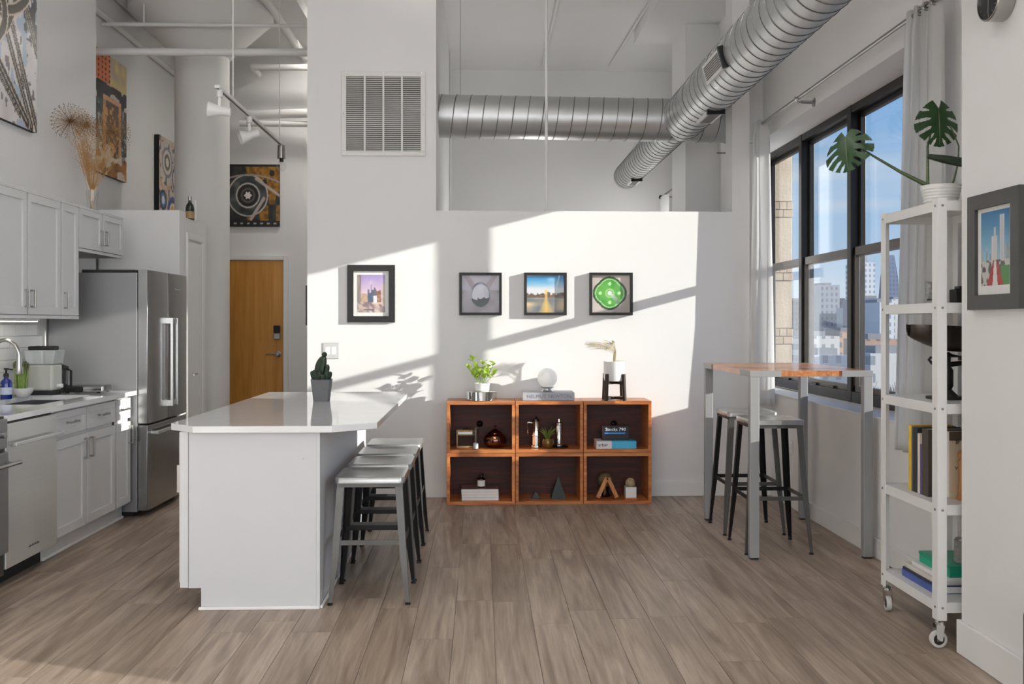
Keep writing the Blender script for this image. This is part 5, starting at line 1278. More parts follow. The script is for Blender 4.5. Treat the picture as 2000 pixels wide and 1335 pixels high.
# ================================================================== track light
TH = 3.0
def tk(px_): 
    u = (px_-1000)/FPX; X_ = -1.815; d = X_/(u*CS+SN); return d*(CS-u*SN)
TX = -1.815; ty0, ty1 = tk(424), tk(551)
t = thing('track_light', 'suspended white track light with three lamp heads in the hall', 'track light', (TX, (ty0+ty1)/2, TH))
MB().box(TX-0.018, TX+0.018, ty0, ty1, TH, TH+0.022).build('track', 'white_powder', t, bevel=0.002)
MB().box(TX-0.006, TX+0.006, ty0+0.01, ty1-0.01, TH-0.001, TH+0.001).build('slot', 'black_gloss', t)
for px_ in (455, 546): MB().cyl((TX, tk(px_), TH+0.022), (TX, tk(px_), HC), 0.005, n=8).build('drop_rod', 'pipe_paint', t)
def head(y, aim, bulb, big=1.0):
    h = MB().cyl((TX, y, TH), (TX, y, TH-0.05), 0.022, n=14).build('head', 'white_powder', t, smooth=True)
    MB().bar((TX, y, TH-0.05), (TX, y, TH-0.13), 0.018, 0.008).build('yoke', 'white_powder', h)
    O = Vector((TX, y, TH-0.145)); D = Vector(aim).normalized(); q = D.to_track_quat('Z', 'Y').to_matrix()
    b = MB().lathe([(0.028, -0.075), (0.031, -0.07), (0.031, -0.01), (0.034, 0.0), (0.052, 0.055), (0.058, 0.075), (0.054, 0.075), (0.048, 0.055), (0.026, 0.0), (0, 0.0)], 26)
    b.v = [tuple(O+q @ Vector(p)) for p in b.v]; b.build('lamp_can', 'white_powder', h, smooth=35)
    b = MB().lathe([(0.012, 0.0), (0.02, 0.02), (0.044, 0.05), (0.044, 0.066), (0.02, 0.078), (0, 0.08)], 22)
    b.v = [tuple(O+q @ Vector(p)) for p in b.v]; b.build('bulb', 'opal_glass', h, smooth=True)
head(ty0+0.06, (-1, -0.1, 0.1), 1); head(tk(487), (-0.9, -0.4, -0.35), 1)
y = ty1-0.03
h = MB().cyl((TX, y, TH), (TX, y, TH-0.12), 0.036, 0.038, 18).build('head', 'nickel', t, smooth=True)
MB().ball((TX, y, TH-0.19), 0.042, 20, 12, (1, 1, 1.1)).build('bulb', 'thin_glass', h, smooth=True)
MB().cyl((TX, y, TH-0.12), (TX, y, TH-0.15), 0.018, n=14).build('socket', 'black_gloss', h, smooth=True)
# ================================================================== vase of dried flowers on the wall cabinets
zc0 = 2.1985
xv = -2.885; yv, _ = PX(180, 408, xv)
t = thing('dried_flower_vase', 'clear glass vase of golden dried flowers on the wall cabinets', 'vase', (xv, yv, zc0))
MB().lathe([(0.040, 0.0), (0.042, 0.004), (0.036, 0.08), (0.046, 0.17), (0.0435, 0.17), (0.0335, 0.08), (0.038, 0.008), (0, 0.006)], 26, (xv, yv, zc0)).build('glass', 'thin_glass', t, smooth=True)
mat('dried_gold', rgb(184, 142, 86), 0.8, var=0.2, scale=20); mat('dried_brown', rgb(126, 98, 66), 0.8, var=0.25, scale=20)
random.seed(5)
sb = MB(); fb = MB(); ub = MB()
for i in range(46):
    r1, r2, r3 = random.random(), random.random(), random.random()
    a = r1*6.283; sp = (0.05+0.17*r2)*(1.0 if math.cos(a) > -0.2 else 0.62); h_ = 0.36+0.22*r3
    p0 = Vector((xv+0.015*math.cos(a+2), yv+0.015*math.sin(a+2), zc0+0.01)); p1 = Vector((xv+0.01*math.cos(a), yv+0.01*math.sin(a), zc0+0.17)); p2 = Vector((xv+sp*math.cos(a), yv+sp*math.sin(a), zc0+h_))
    pts = [p0, p1, p1.lerp(p2, 0.5)+Vector((0, 0, 0.02)), p2]; sb.tube(pts, [0.0016, 0.0016, 0.0012, 0.0008], 4)
    # frothy side sprays
    for k in range(24):
        q = p1.lerp(p2, 0.35+0.65*k/14)+Vector((0, 0, 0.015)); d = Vector((random.gauss(0, 1), random.gauss(0, 1), 0.6+random.random())).normalized()*0.045
        fb.tube([q, q+d], [0.0008, 0.0004], 3)
        e = q+d; fb.add([e+Vector((0.004, 0, 0)), e+Vector((-0.002, 0.0035, 0)), e+Vector((-0.002, -0.0035, 0)), e+Vector((0, 0, 0.005))], [(0, 1, 3), (1, 2, 3), (2, 0, 3), (0, 2, 1)])
def umbel(c, r, n, bld):
    c = Vector(c)
    for i in range(n):
        z_ = 1-1.9*(i+0.5)/n; a = i*2.39996; s_ = math.sqrt(max(0, 1-z_*z_)); d = Vector((s_*math.cos(a), s_*math.sin(a), z_))*r
        bld.tube([c, c+d], [0.0009, 0.0007], 3); e = c+d
        bld.add([e+Vector(v)*0.0042 for v in ((1, 0, 0), (-1, 0, 0), (0, 1, 0), (0, -1, 0), (0, 0, 1), (0, 0, -1))], [(0, 2, 4), (2, 1, 4), (1, 3, 4), (3, 0, 4), (2, 0, 5), (1, 2, 5), (3, 1, 5), (0, 3, 5)])
for px_, py_, r_, dy in ((137, 237, 0.125, -0.34), (218, 258, 0.13, 0.02), (168, 245, 0.085, 0.10)):
    Yc = yv+dy; x_, z_ = PY(px_, py_, Yc); c = (x_, Yc, z_)
    sb.tube([(xv, yv, zc0+0.01), (xv+(x_-xv)*0.3, yv+dy*0.3, zc0+0.22), c], [0.002, 0.0018, 0.0014], 5); umbel(c, r_, 150, ub)
sb.build('stems', 'dried_gold', t, kind='stuff'); fb.build('sprays', 'dried_gold', t, kind='stuff'); ub.build('umbel_heads', 'dried_brown', t, kind='stuff')
# bottle and candle on the closet
xbk = -2.62
yb2, zb2 = 8.12, 2.2605
x_, _ = PY(371, 420, yb2)
t = thing('wine_bottle', 'small dark green bottle with pale label on the closet top', 'bottle', (x_, yb2, zb2))
mat('green_glass', rgb(34, 44, 36), 0.1, var=0.1, spec=0.7)
MB().lathe([(0.033, 0), (0.036, 0.004), (0.036, 0.10), (0.030, 0.125), (0.013, 0.15), (0.013, 0.195), (0, 0.196)], 22, (x_, yb2, zb2)).build('glass', 'green_glass', t, smooth=True)
MB().lathe([(0.0365, 0.01), (0.0365, 0.07)], 22, (x_, yb2, zb2)).build('label', 'tan_case', t, smooth=True)
MB().lathe([(0.0145, 0.165), (0.0145, 0.199), (0, 0.2)], 16, (x_, yb2, zb2)).build('foil', 'nickel', t, smooth=True)
x2_, _ = PY(381, 420, 8.18)
tag(MB().lathe([(0.012, 0), (0.012, 0.17), (0.003, 0.176), (0, 0.18)], 16, (x2_, 8.18, zb2)).build('taper_candle', 'paper', smooth=True), 'slim white candle beside the dark bottle on the closet', 'candle')
# ================================================================== high table
TX0, TX1, TY0, TY1, TT = 1.571, 2.300, 5.49, 6.645, 1.105
t = thing('bar_table', 'high wooden bar table with square steel legs by the window', 'table', ((TX0+TX1)/2, (TY0+TY1)/2, 0))
mat('table_steel', rgb(150, 150, 150), 0.42, 0.12, var=0.08, scale=5, stretch=(1, 1, 0.2))
n = 6
for i in range(n):
    w_ = (TX1-TX0-0.012)/n; MB().box(TX0+0.006+i*w_+0.0004, TX0+0.006+(i+1)*w_-0.0004, TY0+0.006, TY1-0.006, TT-0.034, TT).build('plank', 'table_wood', t, bevel=0.001)
for sx_, X_ in ((1, TX0), (-1, TX1)):
    for sy_, Y_ in ((1, TY0), (-1, TY1)):
        xa, xb = sorted((X_, X_+sx_*0.056)); ya, yb = sorted((Y_, Y_+sy_*0.045))
        l = MB().box(xa, xb, ya, yb, 0.01, TT-0.036).build('leg', 'table_steel', t, bevel=0.004)
        MB().box(xa+0.004, xb-0.004, ya+0.004, yb-0.004, 0.0, 0.01).build('foot_pad', 'black_rubber', l)
        xa, xb = sorted((X_, X_+sx_*0.185)); MB().box(xa, xb, Y_ if sy_ > 0 else Y_-0.0055, Y_+0.0055 if sy_ > 0 else Y_, TT-0.036, TT-0.0005).build('edge_plate', 'table_steel', t, bevel=0.001)
        ya, yb = sorted((Y_+sy_*0.006, Y_+sy_*0.22)); MB().box(X_ if sx_ > 0 else X_-0.0055, X_+0.0055 if sx_ > 0 else X_, ya, yb, TT-0.036, TT-0.0005).build('edge_plate', 'table_steel', t, bevel=0.001)
# ================================================================== curtains and rod
leafmat('curtain_cloth', rgb(234, 233, 231), 0.02)
m = MATS['curtain_cloth']; [setattr(q.inputs[0], 'default_value', 0.6) for q in m.node_tree.nodes if q.type == 'MIX_SHADER']; m.node_tree.nodes['Principled BSDF'].inputs['Roughness'].default_value = 0.9
RX, RZ = 2.225, 2.965
def curtain(label, y0t, y1t, y0b, y1b, zb, folds, amp, xb=0.0):
    t = thing('curtain', label, 'curtain', (RX, (y0b+y1b)/2, zb), group='white curtains on the window rod')
    nu, nv = folds*14, 40; vs = []
    for j in range(nv+1):
        f = j/nv; z = zb+(RZ+0.03-zb)*f; a, b_ = y0b+(y0t-y0b)*f**1.4, y1b+(y1t-y1b)*f**1.4
        for i in range(nu+1):
            u = i/nu; ph = u*folds*2*math.pi; k = amp*(0.55+0.45*(1-f))*(1.0 if f < 0.96 else 0.75)
            vs.append((RX+k*math.sin(ph+0.6*math.sin(3*u+1.5*f))+xb*(1-f)*u, a+(b_-a)*u+0.012*math.sin(2*ph+2*f), z))
    fs = [(j*(nu+1)+i, j*(nu+1)+i+1, (j+1)*(nu+1)+i+1, (j+1)*(nu+1)+i) for j in range(nv) for i in range(nu)]
    o = MB().add(vs, fs).build('cloth', 'curtain_cloth', t, smooth=80)
    sm = o.modifiers.new('thickness', 'SOLIDIFY'); sm.thickness = 0.0015
    return t
curtain('white curtain bunched at the near end of the window behind the cart', 4.545, 4.84, 4.545, 4.92, 0.72, 4, 0.060)
curtain('white sunlit curtain bunched at the far end of the window', 7.40, 7.535, 7.36, 7.545, 0.745, 3, 0.085, 0.0)
t = thing('curtain_rod', 'brushed steel curtain rod with wall brackets above the window', 'curtain rod', (RX, 5.9, RZ))
MB().cyl((RX, 4.2, RZ), (RX, 7.50, RZ), 0.0125, n=16).build('rod', 'nickel', t, smooth=True)
MB().ball((RX, 7.515, RZ), 0.018, 14, 8).build('finial', 'nickel', t, smooth=True)
for yy in (PX(1585, 190, XW-0.02)[0], 4.24):
    b = MB().lathe([(0.032, 0), (0.032, 0.006), (0.012, 0.012), (0.011, 0.09), (0, 0.09)], 20, (0, 0, 0), axis=0); b.v = [(XW-0.0005-p[0], yy+p[1], RZ-0.028+p[2]) for p in b.v]
    k = b.build('bracket', 'nickel', t, smooth=35)
    MB().tube([(RX+0.03, yy, RZ-0.028), (RX, yy, RZ-0.030), (RX-0.02, yy, RZ-0.014), (RX-0.02, yy, RZ+0.008)], 0.006, 8).build('hook', 'nickel', k, smooth=True)
for i in range(7): 
    yy = 4.34+i*0.08; b = MB(); pts = [(RX+0.021*math.cos(a), yy, RZ+0.021*math.sin(a)) for a in [2*math.pi*q/18 for q in range(18)]]
    b.tube(pts, 0.003, 6, closed=True); b.build('ring', 'nickel', t, smooth=True)
# bedroom curtain rod end
x_, z_ = PY(1291, 385, 10.9)
t = thing('bedroom_rod', 'dark curtain rod with ball end in the bedroom window', 'curtain rod', (x_, 10.6, z_))
MB().cyl((x_, 9.96, z_), (x_, 10.88, z_), 0.010, n=12).build('rod', 'bronze_metal', t, smooth=True)
MB().ball((x_, 10.9, z_), 0.026, 14, 8).build('finial', 'black_gloss', t, smooth=True)
b = MB().cyl((x_, 10.84, z_-0.005), (XW-0.001, 10.84, z_-0.005), 0.007, n=10).build('bracket', 'bronze_metal', t)
t = thing('bedroom_curtain', 'grey-white curtain hanging in the bedroom window', 'curtain', (x_, 10.7, 0.7))
vs = []; nu = 30
for z__ in (0.7, 1.8, z_-0.012):
    for i in range(nu+1): vs.append((x_+0.03*math.sin(i*1.1), 10.55+0.26*i/nu, z__))
MB().add(vs, [(j*(nu+1)+i, j*(nu+1)+i+1, (j+1)*(nu+1)+i+1, (j+1)*(nu+1)+i) for j in range(2) for i in range(nu)]).build('cloth', 'curtain_cloth', t, smooth=80)
x_, z_ = PY(1418, 299, 8.9)
t = thing('wall_hook', 'small metal rod bracket on the bedroom wall beside the pier', 'bracket', (XW, 8.9, z_))
b = MB().cyl((XW-0.001, 8.9, z_), (XW-0.11, 8.9, z_), 0.010, n=12); b.cyl((XW-0.001, 8.9, z_), (XW-0.012, 8.9, z_), 0.028, n=16); b.build('arm', 'nickel', t, smooth=35)
# wall outlet
y_, z_ = PX(1546, 875, XW)
t = thing('wall_outlet', 'white wall outlet low under the window by the table', 'outlet', (XW, y_, z_-0.057))
MB().box(XW-0.006, XW-0.0005, y_-0.036, y_+0.036, z_-0.057, z_+0.057).build('plate', 'white_ceramic', t, bevel=0.002)
for dz in (-0.02, 0.02): MB().box(XW-0.0075, XW-0.005, y_-0.016, y_+0.016, z_+dz-0.014, z_+dz+0.014).build('socket', 'white_powder', t, bevel=0.001)
# ================================================================== white shelf cart
CX0, CX1, CYa, CYb = 1.938, 2.292, 3.962, 4.535
SH = [0.195, 0.610, 1.040, 1.470, 1.905]
t = thing('shelf_cart', 'white metal five-tier shelf cart on casters beside the window', 'shelf', ((CX0+CX1)/2, (CYa+CYb)/2, 0))
pw, pt = 0.040, 0.003
for sx_, X_ in ((1, CX0), (-1, CX1)):
    for sy_, Y_ in ((1, CYa), (-1, CYb)):
        b = MB(); zb, zt_ = 0.118, 1.915
        xa, xb = sorted((X_, X_+sx_*pw)); ya, yb = sorted((Y_, Y_+sy_*pt)); b.box(xa, xb, ya, yb, zb, zt_)
        xa, xb = sorted((X_, X_+sx_*pt)); ya, yb = sorted((Y_+sy_*pt, Y_+sy_*(pw+0.012))); b.box(xa, xb, ya, yb, zb, zt_)
        p = b.build('post', 'white_powder', t, bevel=0.001)
        for z in SH:
            MB().cyl((X_+sx_*0.02, Y_-sy_*0.003, z-0.022), (X_+sx_*0.02, Y_+sy_*0.002, z-0.022), 0.0055, n=10).build('bolt', 'nickel', p)
            MB().cyl((X_-sx_*0.003, Y_+sy_*0.022, z-0.022), (X_+sx_*0.002, Y_+sy_*0.022, z-0.022), 0.0055, n=10).build('bolt', 'nickel', p)
for z in SH:
    b = MB(); xa, xb, ya, yb = CX0+pt, CX1-pt, CYa+pt, CYb-pt
    b.box(xa, xb, ya, yb, z-0.004, z); b.box(xa, xa+0.002, ya, yb, z-0.044, z-0.004); b.box(xb-0.002, xb, ya, yb, z-0.044, z-0.004); b.box(xa+0.002, xb-0.002, ya, ya+0.002, z-0.044, z-0.004); b.box(xa+0.002, xb-0.002, yb-0.002, yb, z-0.044, z-0.004)
    b.build('shelf', 'white_powder', t, bevel=0.0008)
mat('caster_tyre', rgb(206, 204, 200), 0.5, var=0.05); mat('caster_hub', rgb(44, 34, 30), 0.5)
for (X_, Y_, ang) in ((CX0+0.022, CYa+0.022, 0), (CX0+0.022, CYb-0.022, 80), (CX1-0.022, CYa+0.022, 20), (CX1-0.022, CYb-0.022, 60)):
    a = R(ang); dx, dy = math.cos(a), math.sin(a); nx, ny = -dy, dx; wx, wy = X_-0.010*dx, Y_-0.010*dy; r_ = 0.036
    k = MB().lathe([(0.022, 0), (0.022, 0.012), (0.012, 0.022), (0, 0.022)], 16, (X_, Y_, 0.098)).build('caster', 'chrome', t, smooth=35)
    b = MB()
    for s_ in (-1, 1):
        o = 0.016*s_
        b.add([(wx+nx*o+dx*q, wy+ny*o+dy*q, z) for q, z in ((-0.012, 0.030), (0.012, 0.030), (0.022, 0.100), (-0.016, 0.100))]+[(wx+nx*(o+0.0025*s_)+dx*q, wy+ny*(o+0.0025*s_)+dy*q, z) for q, z in ((-0.012, 0.030), (0.012, 0.030), (0.022, 0.100), (-0.016, 0.100))], [(0, 1, 2, 3), (7, 6, 5, 4), (0, 4, 5, 1), (1, 5, 6, 2), (2, 6, 7, 3), (3, 7, 4, 0)])
    b.build('fork', 'chrome', k)
    def wheel(r0, r1, hw, nm, m_):
        b = MB(); n_ = 28; vs = []
        for (rr, hh2) in ((r0, -hw), (r1*0.97, -hw), (r1, -hw*0.6), (r1, hw*0.6), (r1*0.97, hw), (r0, hw)):
            for q in range(n_):
                th = 2*math.pi*q/n_; vs.append((wx+dx*rr*math.cos(th)+nx*hh2, wy+dy*rr*math.cos(th)+ny*hh2, r_+rr*math.sin(th)))
        fs = [(i*n_+q, i*n_+(q+1) % n_, ((i+1) % 6)*n_+(q+1) % n_, ((i+1) % 6)*n_+q) for i in range(6) for q in range(n_)]
        b.add(vs, fs).build(nm, m_, k, smooth=30)
    wheel(0.024, r_, 0.011, 'tyre', 'caster_tyre'); wheel(0.004, 0.0245, 0.009, 'hub', 'caster_hub')
    MB().cyl((wx-nx*0.02, wy-ny*0.02, r_), (wx+nx*0.02, wy+ny*0.02, r_), 0.005, n=10).build('axle', 'chrome', k)
# ------------------------------------------------------------------ monstera on top
ZS = SH[4]+0.0005
xm, ym = 2.085, 4.235
t = thing('potted_monstera', 'monstera with two split leaves in ribbed white pot on cart', 'potted plant', (xm, ym, ZS))
prof = [(0.060, 0), (0.066, 0.004)]
for i in range(13): prof.append((0.068+0.018*i/12+0.0022*(1 if i % 2 else -1), 0.008+0.082*i/12))
prof += [(0.088, 0.100), (0.083, 0.100), (0.080, 0.088), (0, 0.088)]
MB().lathe(prof, 40, (xm, ym, ZS)).build('pot', 'white_ceramic', t, smooth=60)
MB().lathe([(0.080, 0.086), (0.05, 0.094), (0, 0.096)], 24, (xm, ym, ZS)).build('soil', 'soil', t, smooth=True)
leafmat('monstera', rgb(38, 66, 34), 0.2); mat('monstera_stem', rgb(70, 88, 52), 0.45, var=0.15)
def monstera_leaf(c, right, up, size, bend, parent):
    """heart-shaped blade with open slits, tip pointing down its own -v axis"""
    c, r_, u_ = Vector(c), Vector(right).normalized(), Vector(up); u_ = (u_-r_*u_.dot(r_)).normalized(); n_ = r_.cross(u_)
    G = 84; vs = {}; out = []; fs = []
    def inside(x, y):
        # heart outline: sinus at (0, .30), tip at (0, -.55)
        ax = abs(x); q = (y+0.55)/1.02
        if q < 0 or q > 1: return False
        w_ = 0.56*math.sin(math.pi*min(1, q**0.86))**0.62
        if ax > w_: return False
        if y > 0.26 and ax < (y-0.26)*0.55+0.004: return False
        for i, (by, an, L0) in enumerate(((0.17, 18, 0.22), (0.06, 0, 0.20), (-0.05, -18, 0.19), (-0.16, -36, 0.16), (-0.26, -54, 0.13))):
            a = R(an); dx, dy = math.cos(a), math.sin(a); px_, py_ = ax, y-by
            py_ += 0.22*px_*px_
            al = px_*dx+py_*dy; pe = abs(-px_*dy+py_*dx)
            k = 0.5+0.5*(i % 2)*(1 if x > 0 else 0.4)
            if al > L0 and pe < 0.030*min(1, (al-L0)/0.08)+0.004: return False
        return True
    def vid(i, j):
        if (i, j) not in vs:
            x, y = -0.6+1.2*i/G, -0.58+1.08*j/G
            z = -bend*(x*x*1.1)-bend*0.5*(y-0.2)**2+0.02*math.sin(9*abs(x)+5*y)
            vs[(i, j)] = len(out); out.append(c+(r_*x+u_*(y-0.26)+n_*z)*size)
        return vs[(i, j)]
    for i in range(G):
        for j in range(G):
            if inside(-0.6+1.2*(i+.5)/G, -0.58+1.08*(j+.5)/G): fs.append((vid(i, j), vid(i+1, j), vid(i+1, j+1), vid(i, j+1)))
    lf = MB().add(out, fs).build('leaf', 'monstera', parent, smooth=80)
    mp_ = [c+(u_*(y-0.26)+n_*(-bend*0.5*(y-0.2)**2+0.004))*size for y in (0.26, 0.1, -0.1, -0.3, -0.5)]
    MB().tube(mp_, [0.004, 0.0035, 0.003, 0.002, 0.001], 6).build('midrib', 'monstera_stem', lf, smooth=True)
    return lf
def p3(px_, py_, Y_): x, z = PY(px_, py_, Y_); return Vector((x, Y_, z))
l1 = p3(1832, 212, 4.22); monstera_leaf(l1, (1, 0.25, 0.06), (0.05, 0.1, 1), 0.212, 0.25, t)
l2 = p3(1652, 268, 4.34); monstera_leaf(l2, (0.62, -0.70, 0.20), (0.36, 0.1, 0.93), 0.215, 0.35, t)
base_ = Vector((xm-0.045, ym-0.01, ZS+0.09))
MB().tube([base_, base_.lerp(l2, 0.35)+Vector((0.0, 0, -0.012)), base_.lerp(l2, 0.7)+Vector((0, 0, -0.012)), l2], [0.011, 0.0075, 0.005, 0.0035], 10).build('petiole', 'monstera_stem', t, smooth=True)
b2 = Vector((xm-0.06, ym-0.0, ZS+0.085))
MB().tube([b2, b2+Vector((0.0, 0, 0.09)), b2.lerp(l1, 0.55)+Vector((-0.012, 0.03, 0)), l1+Vector((0, 0.025, -0.02)), l1+Vector((0, 0.01, 0))], [0.008, 0.006, 0.005, 0.004, 0.0035], 10).build('petiole', 'monstera_stem', t, smooth=True)
MB().tube([Vector((xm+0.05, ym, ZS+0.09)), Vector((xm+0.075, ym-0.01, ZS+0.20)), Vector((xm+0.078, ym-0.01, ZS+0.28)), Vector((xm+0.05, ym, ZS+0.36)), Vector((xm+0.02, ym, ZS+0.39))], [0.005, 0.004, 0.0035, 0.003, 0.002], 8).build('petiole', 'monstera_stem', t, smooth=True)
# second plant in the white pot behind the pier edge
xn, yn = 2.205, 4.13
t = thing('potted_cactus', 'small leafy succulent and leaning cactus in white pot on cart', 'potted plant', (xn, yn, ZS))
MB().lathe([(0.045, 0), (0.05, 0.004), (0.062, 0.115), (0.057, 0.115), (0.054, 0.10), (0, 0.10)], 32, (xn, yn, ZS)).build('pot', 'white_ceramic', t, smooth=True)
MB().lathe([(0.056, 0.098), (0, 0.104)], 20, (xn, yn, ZS)).build('soil', 'soil', t)
e = p3(1812, 305, 4.15)
pts = [Vector((xn, yn, ZS+0.10)), Vector((xn+0.005, yn, ZS+0.15)), Vector((xn-0.05, yn, ZS+0.185)), e.lerp(Vector((xn-0.05, yn, ZS+0.185)), 0.4), e]
MB().tube(pts, [0.012, 0.018, 0.022, 0.018, 0.010], 10).build('cactus_arm', 'cactus', t, smooth=True)
mat('jade', rgb(58, 62, 46), 0.4, var=0.3, scale=20)
b = MB(); b.tube([(xn-0.03, yn, ZS+0.10), (xn-0.035, yn, ZS+0.19), (xn-0.03, yn, ZS+0.255)], [0.004, 0.0035, 0.002], 8); b.build('stalk', 'green_stem', t, smooth=True)
jm = bpy.data.meshes.new('leaf'); v_, f_ = _ball((0.6, 0, 0), 0.6, 10, 6, (1, 0.55, 0.22)); jm.from_pydata(v_, [], f_); jm.materials.append(M('jade'))
for i in range(26):
    a = i*2.39996; z = 0.12+0.005*i+0.0015*i*(i % 2); sc = 0.022*(1.1-0.012*i); inst(jm, 'leaf', t, (-0.032, 0, z), (0, R(-30+25*hsh(i, 3)), a), (sc, sc, sc))
# ------------------------------------------------------------------ things on the cart shelves
z = SH[3]+0.0005; p = p3(1823, 570, 4.14)
t = thing('glass_tumbler', 'clear patterned glass candle tumbler on the upper cart shelf', 'glass', (p.x, 4.14, z))
MB().lathe([(0.030, 0), (0.032, 0.004), (0.034, 0.10), (0.031, 0.10), (0.029, 0.012), (0, 0.012)], 24, (p.x, 4.14, z)).build('glass', 'thin_glass', t, smooth=True)
MB().lathe([(0.0285, 0.0125), (0.0285, 0.02), (0, 0.02)], 20, (p.x, 4.14, z)).build('wax', 'black_gloss', t, smooth=True)
mat('sketch_print', rgb(120, 120, 120), 0.5, var=0.8, scale=50)
lb = MB()
for i in range(9):
    a = R(150+12*i); lb.v += [(p.x+0.0338*math.cos(a), 4.14+0.0338*math.sin(a), z+0.02), (p.x+0.0345*math.cos(a), 4.14+0.0345*math.sin(a), z+0.095)]
lb.f = [(2*i, 2*i+2, 2*i+3, 2*i+1) for i in range(8)]; lb.build('printed_band', 'sketch_print', t, smooth=True)
p = p3(1880, 575, 4.06)
t = thing('old_camera', 'black box camera on the upper cart shelf behind the pier', 'camera', (p.x, 4.08, z))
MB().box(p.x-0.035, p.x+0.06, 4.05, 4.11, z, z+0.06).build('body', 'black_rubber', t, bevel=0.004)
MB().box(p.x-0.015, p.x+0.03, 4.055, 4.105, z+0.06, z+0.074).build('finder', 'black_gloss', t, bevel=0.003)
MB().cyl((p.x+0.02, 4.05, z+0.03), (p.x+0.02, 4.015, z+0.03), 0.022, n=18).build('lens', 'black_gloss', t, smooth=35)
# vintage scale
z = SH[2]+0.0005; xs, ys = 2.075, 4.20
t = thing('kitchen_scale', 'vintage black cast-iron scale with a long scoop pan on cart', 'scale', (xs, ys, z))
mat('cast_iron', rgb(34, 32, 31), 0.5, 0.2, var=0.25, scale=20, bump=0.15, bscale=60); mat('old_steel', rgb(64, 58, 54), 0.42, 0.6, var=0.2, scale=10)
vs = []; nu, nv = 16, 12      # scoop: long half-open trough, pointing to the window side (-X end rounded)
for i in range(nu+1):
    f = i/nu; xx = -0.155+0.30*f; w_ = 0.095*math.sqrt(max(0.05, 1-(max(0, 0.30-f)/0.31)**2)); dp = 0.115*math.sin(math.pi/2*min(1, 0.30+f*0.95))
    for j in range(nv+1):
        a = math.pi*j/nv; vs.append((xs+xx, ys-w_*math.cos(a), z+0.325-dp*math.sin(a)**0.8+0.012*(1-f)))
fs = [(i*(nv+1)+j, (i+1)*(nv+1)+j, (i+1)*(nv+1)+j+1, i*(nv+1)+j+1) for i in range(nu) for j in range(nv)]
o = MB().add(vs, fs).build('scoop_pan', 'old_steel', t, smooth=80); sm = o.modifiers.new('thickness', 'SOLIDIFY'); sm.thickness = 0.003
MB().lathe([(0.05, 0.19), (0.055, 0.196), (0.02, 0.205), (0.012, 0.212)], 24, (xs+0.02, ys, z)).build('pan_cradle', 'cast_iron', t, smooth=True)
b = MB().tube([(xs-0.05, ys, z+0.165), (xs+0.02, ys, z+0.155), (xs+0.16, ys, z+0.17)], [0.009, 0.013, 0.008], 10); b.tube([(xs+0.02, ys-0.03, z+0.155), (xs+0.02, ys+0.03, z+0.155)], 0.010, 10); b.tube([(xs-0.05, ys, z+0.165), (xs-0.062, ys, z+0.178), (xs-0.05, ys, z+0.19)], 0.006, 8); b.build('beam', 'cast_iron', t, smooth=True)
b = MB().lathe([(0.018, 0.205), (0.016, 0.15), (0.028, 0.13), (0.028, 0.06), (0.02, 0.045), (0.045, 0.02), (0.052, 0)], 20, (xs+0.02, ys, z)); b.build('pedestal', 'cast_iron', t, smooth=True)
b = MB().box(xs-0.055, xs+0.17, ys-0.05, ys+0.05, z, z+0.014); b.build('foot', 'cast_iron', t, bevel=0.005)
MB().lathe([(0.06, 0.0), (0.062, 0.01), (0.05, 0.02), (0, 0.022)], 24, (xs+0.14, ys, z+0.175)).build('weight_plate', 'cast_iron', t, smooth=True)
for i in range(3): MB().lathe([(0.03-0.005*i, 0), (0.032-0.005*i, 0.004), (0.032-0.005*i, 0.018), (0.02, 0.022), (0, 0.022)], 20, (xs+0.14, ys, z+0.197+0.022*i)).build('weight', 'cast_iron', t, smooth=True)
# upright books, spines to the room
z = SH[1]+0.0005
bk = [(4.342, 0.030, 0.300, rgb(222, 182, 52), 'thick yellow-spined book, farthest of the upright books on cart', 'yellow'),
      (4.310, 0.016, 0.296, rgb(74, 76, 84), 'slim dark grey upright book beside the yellow one', 'grey'),
      (4.292, 0.040, 0.298, rgb(40, 40, 41), 'thick black upright book on the cart shelf', 'black'),
      (4.250, 0.022, 0.272, rgb(214, 206, 190), 'cream upright book next to the thick black one', 'cream'),
      (4.226, 0.018, 0.225, rgb(88, 72, 128), 'shorter purple upright book on the cart shelf', 'purple'),
      (4.206, 0.060, 0.300, rgb(66, 58, 52), 'wide dark brown upright book on the cart shelf', 'brown')]
for i, (yt, th, h_, c_, lab, nm) in enumerate(bk):
    y1 = yt; y0 = yt-th+0.0006; xa = 1.985; xb = xa+0.20
    t = thing('upright_book', lab, 'book', ((xa+xb)/2, (y0+y1)/2, z), group='books standing on the cart')
    m_ = mat('book_'+nm, c_, 0.5, var=0.06, scale=10)
    MB().box(xa+0.003, xb-0.002, y0+0.002, y1-0.002, z+0.003, z+h_-0.003).build('pages', 'paper', t)
    b = MB().box(xa, xb, y0, y0+0.002, z, z+h_); b.box(xa, xb, y1-0.002, y1, z, z+h_); b.box(xa, xa+0.003, y0+0.002, y1-0.002, z, z+h_); b.build('cover', m_, t, bevel=0.0008)
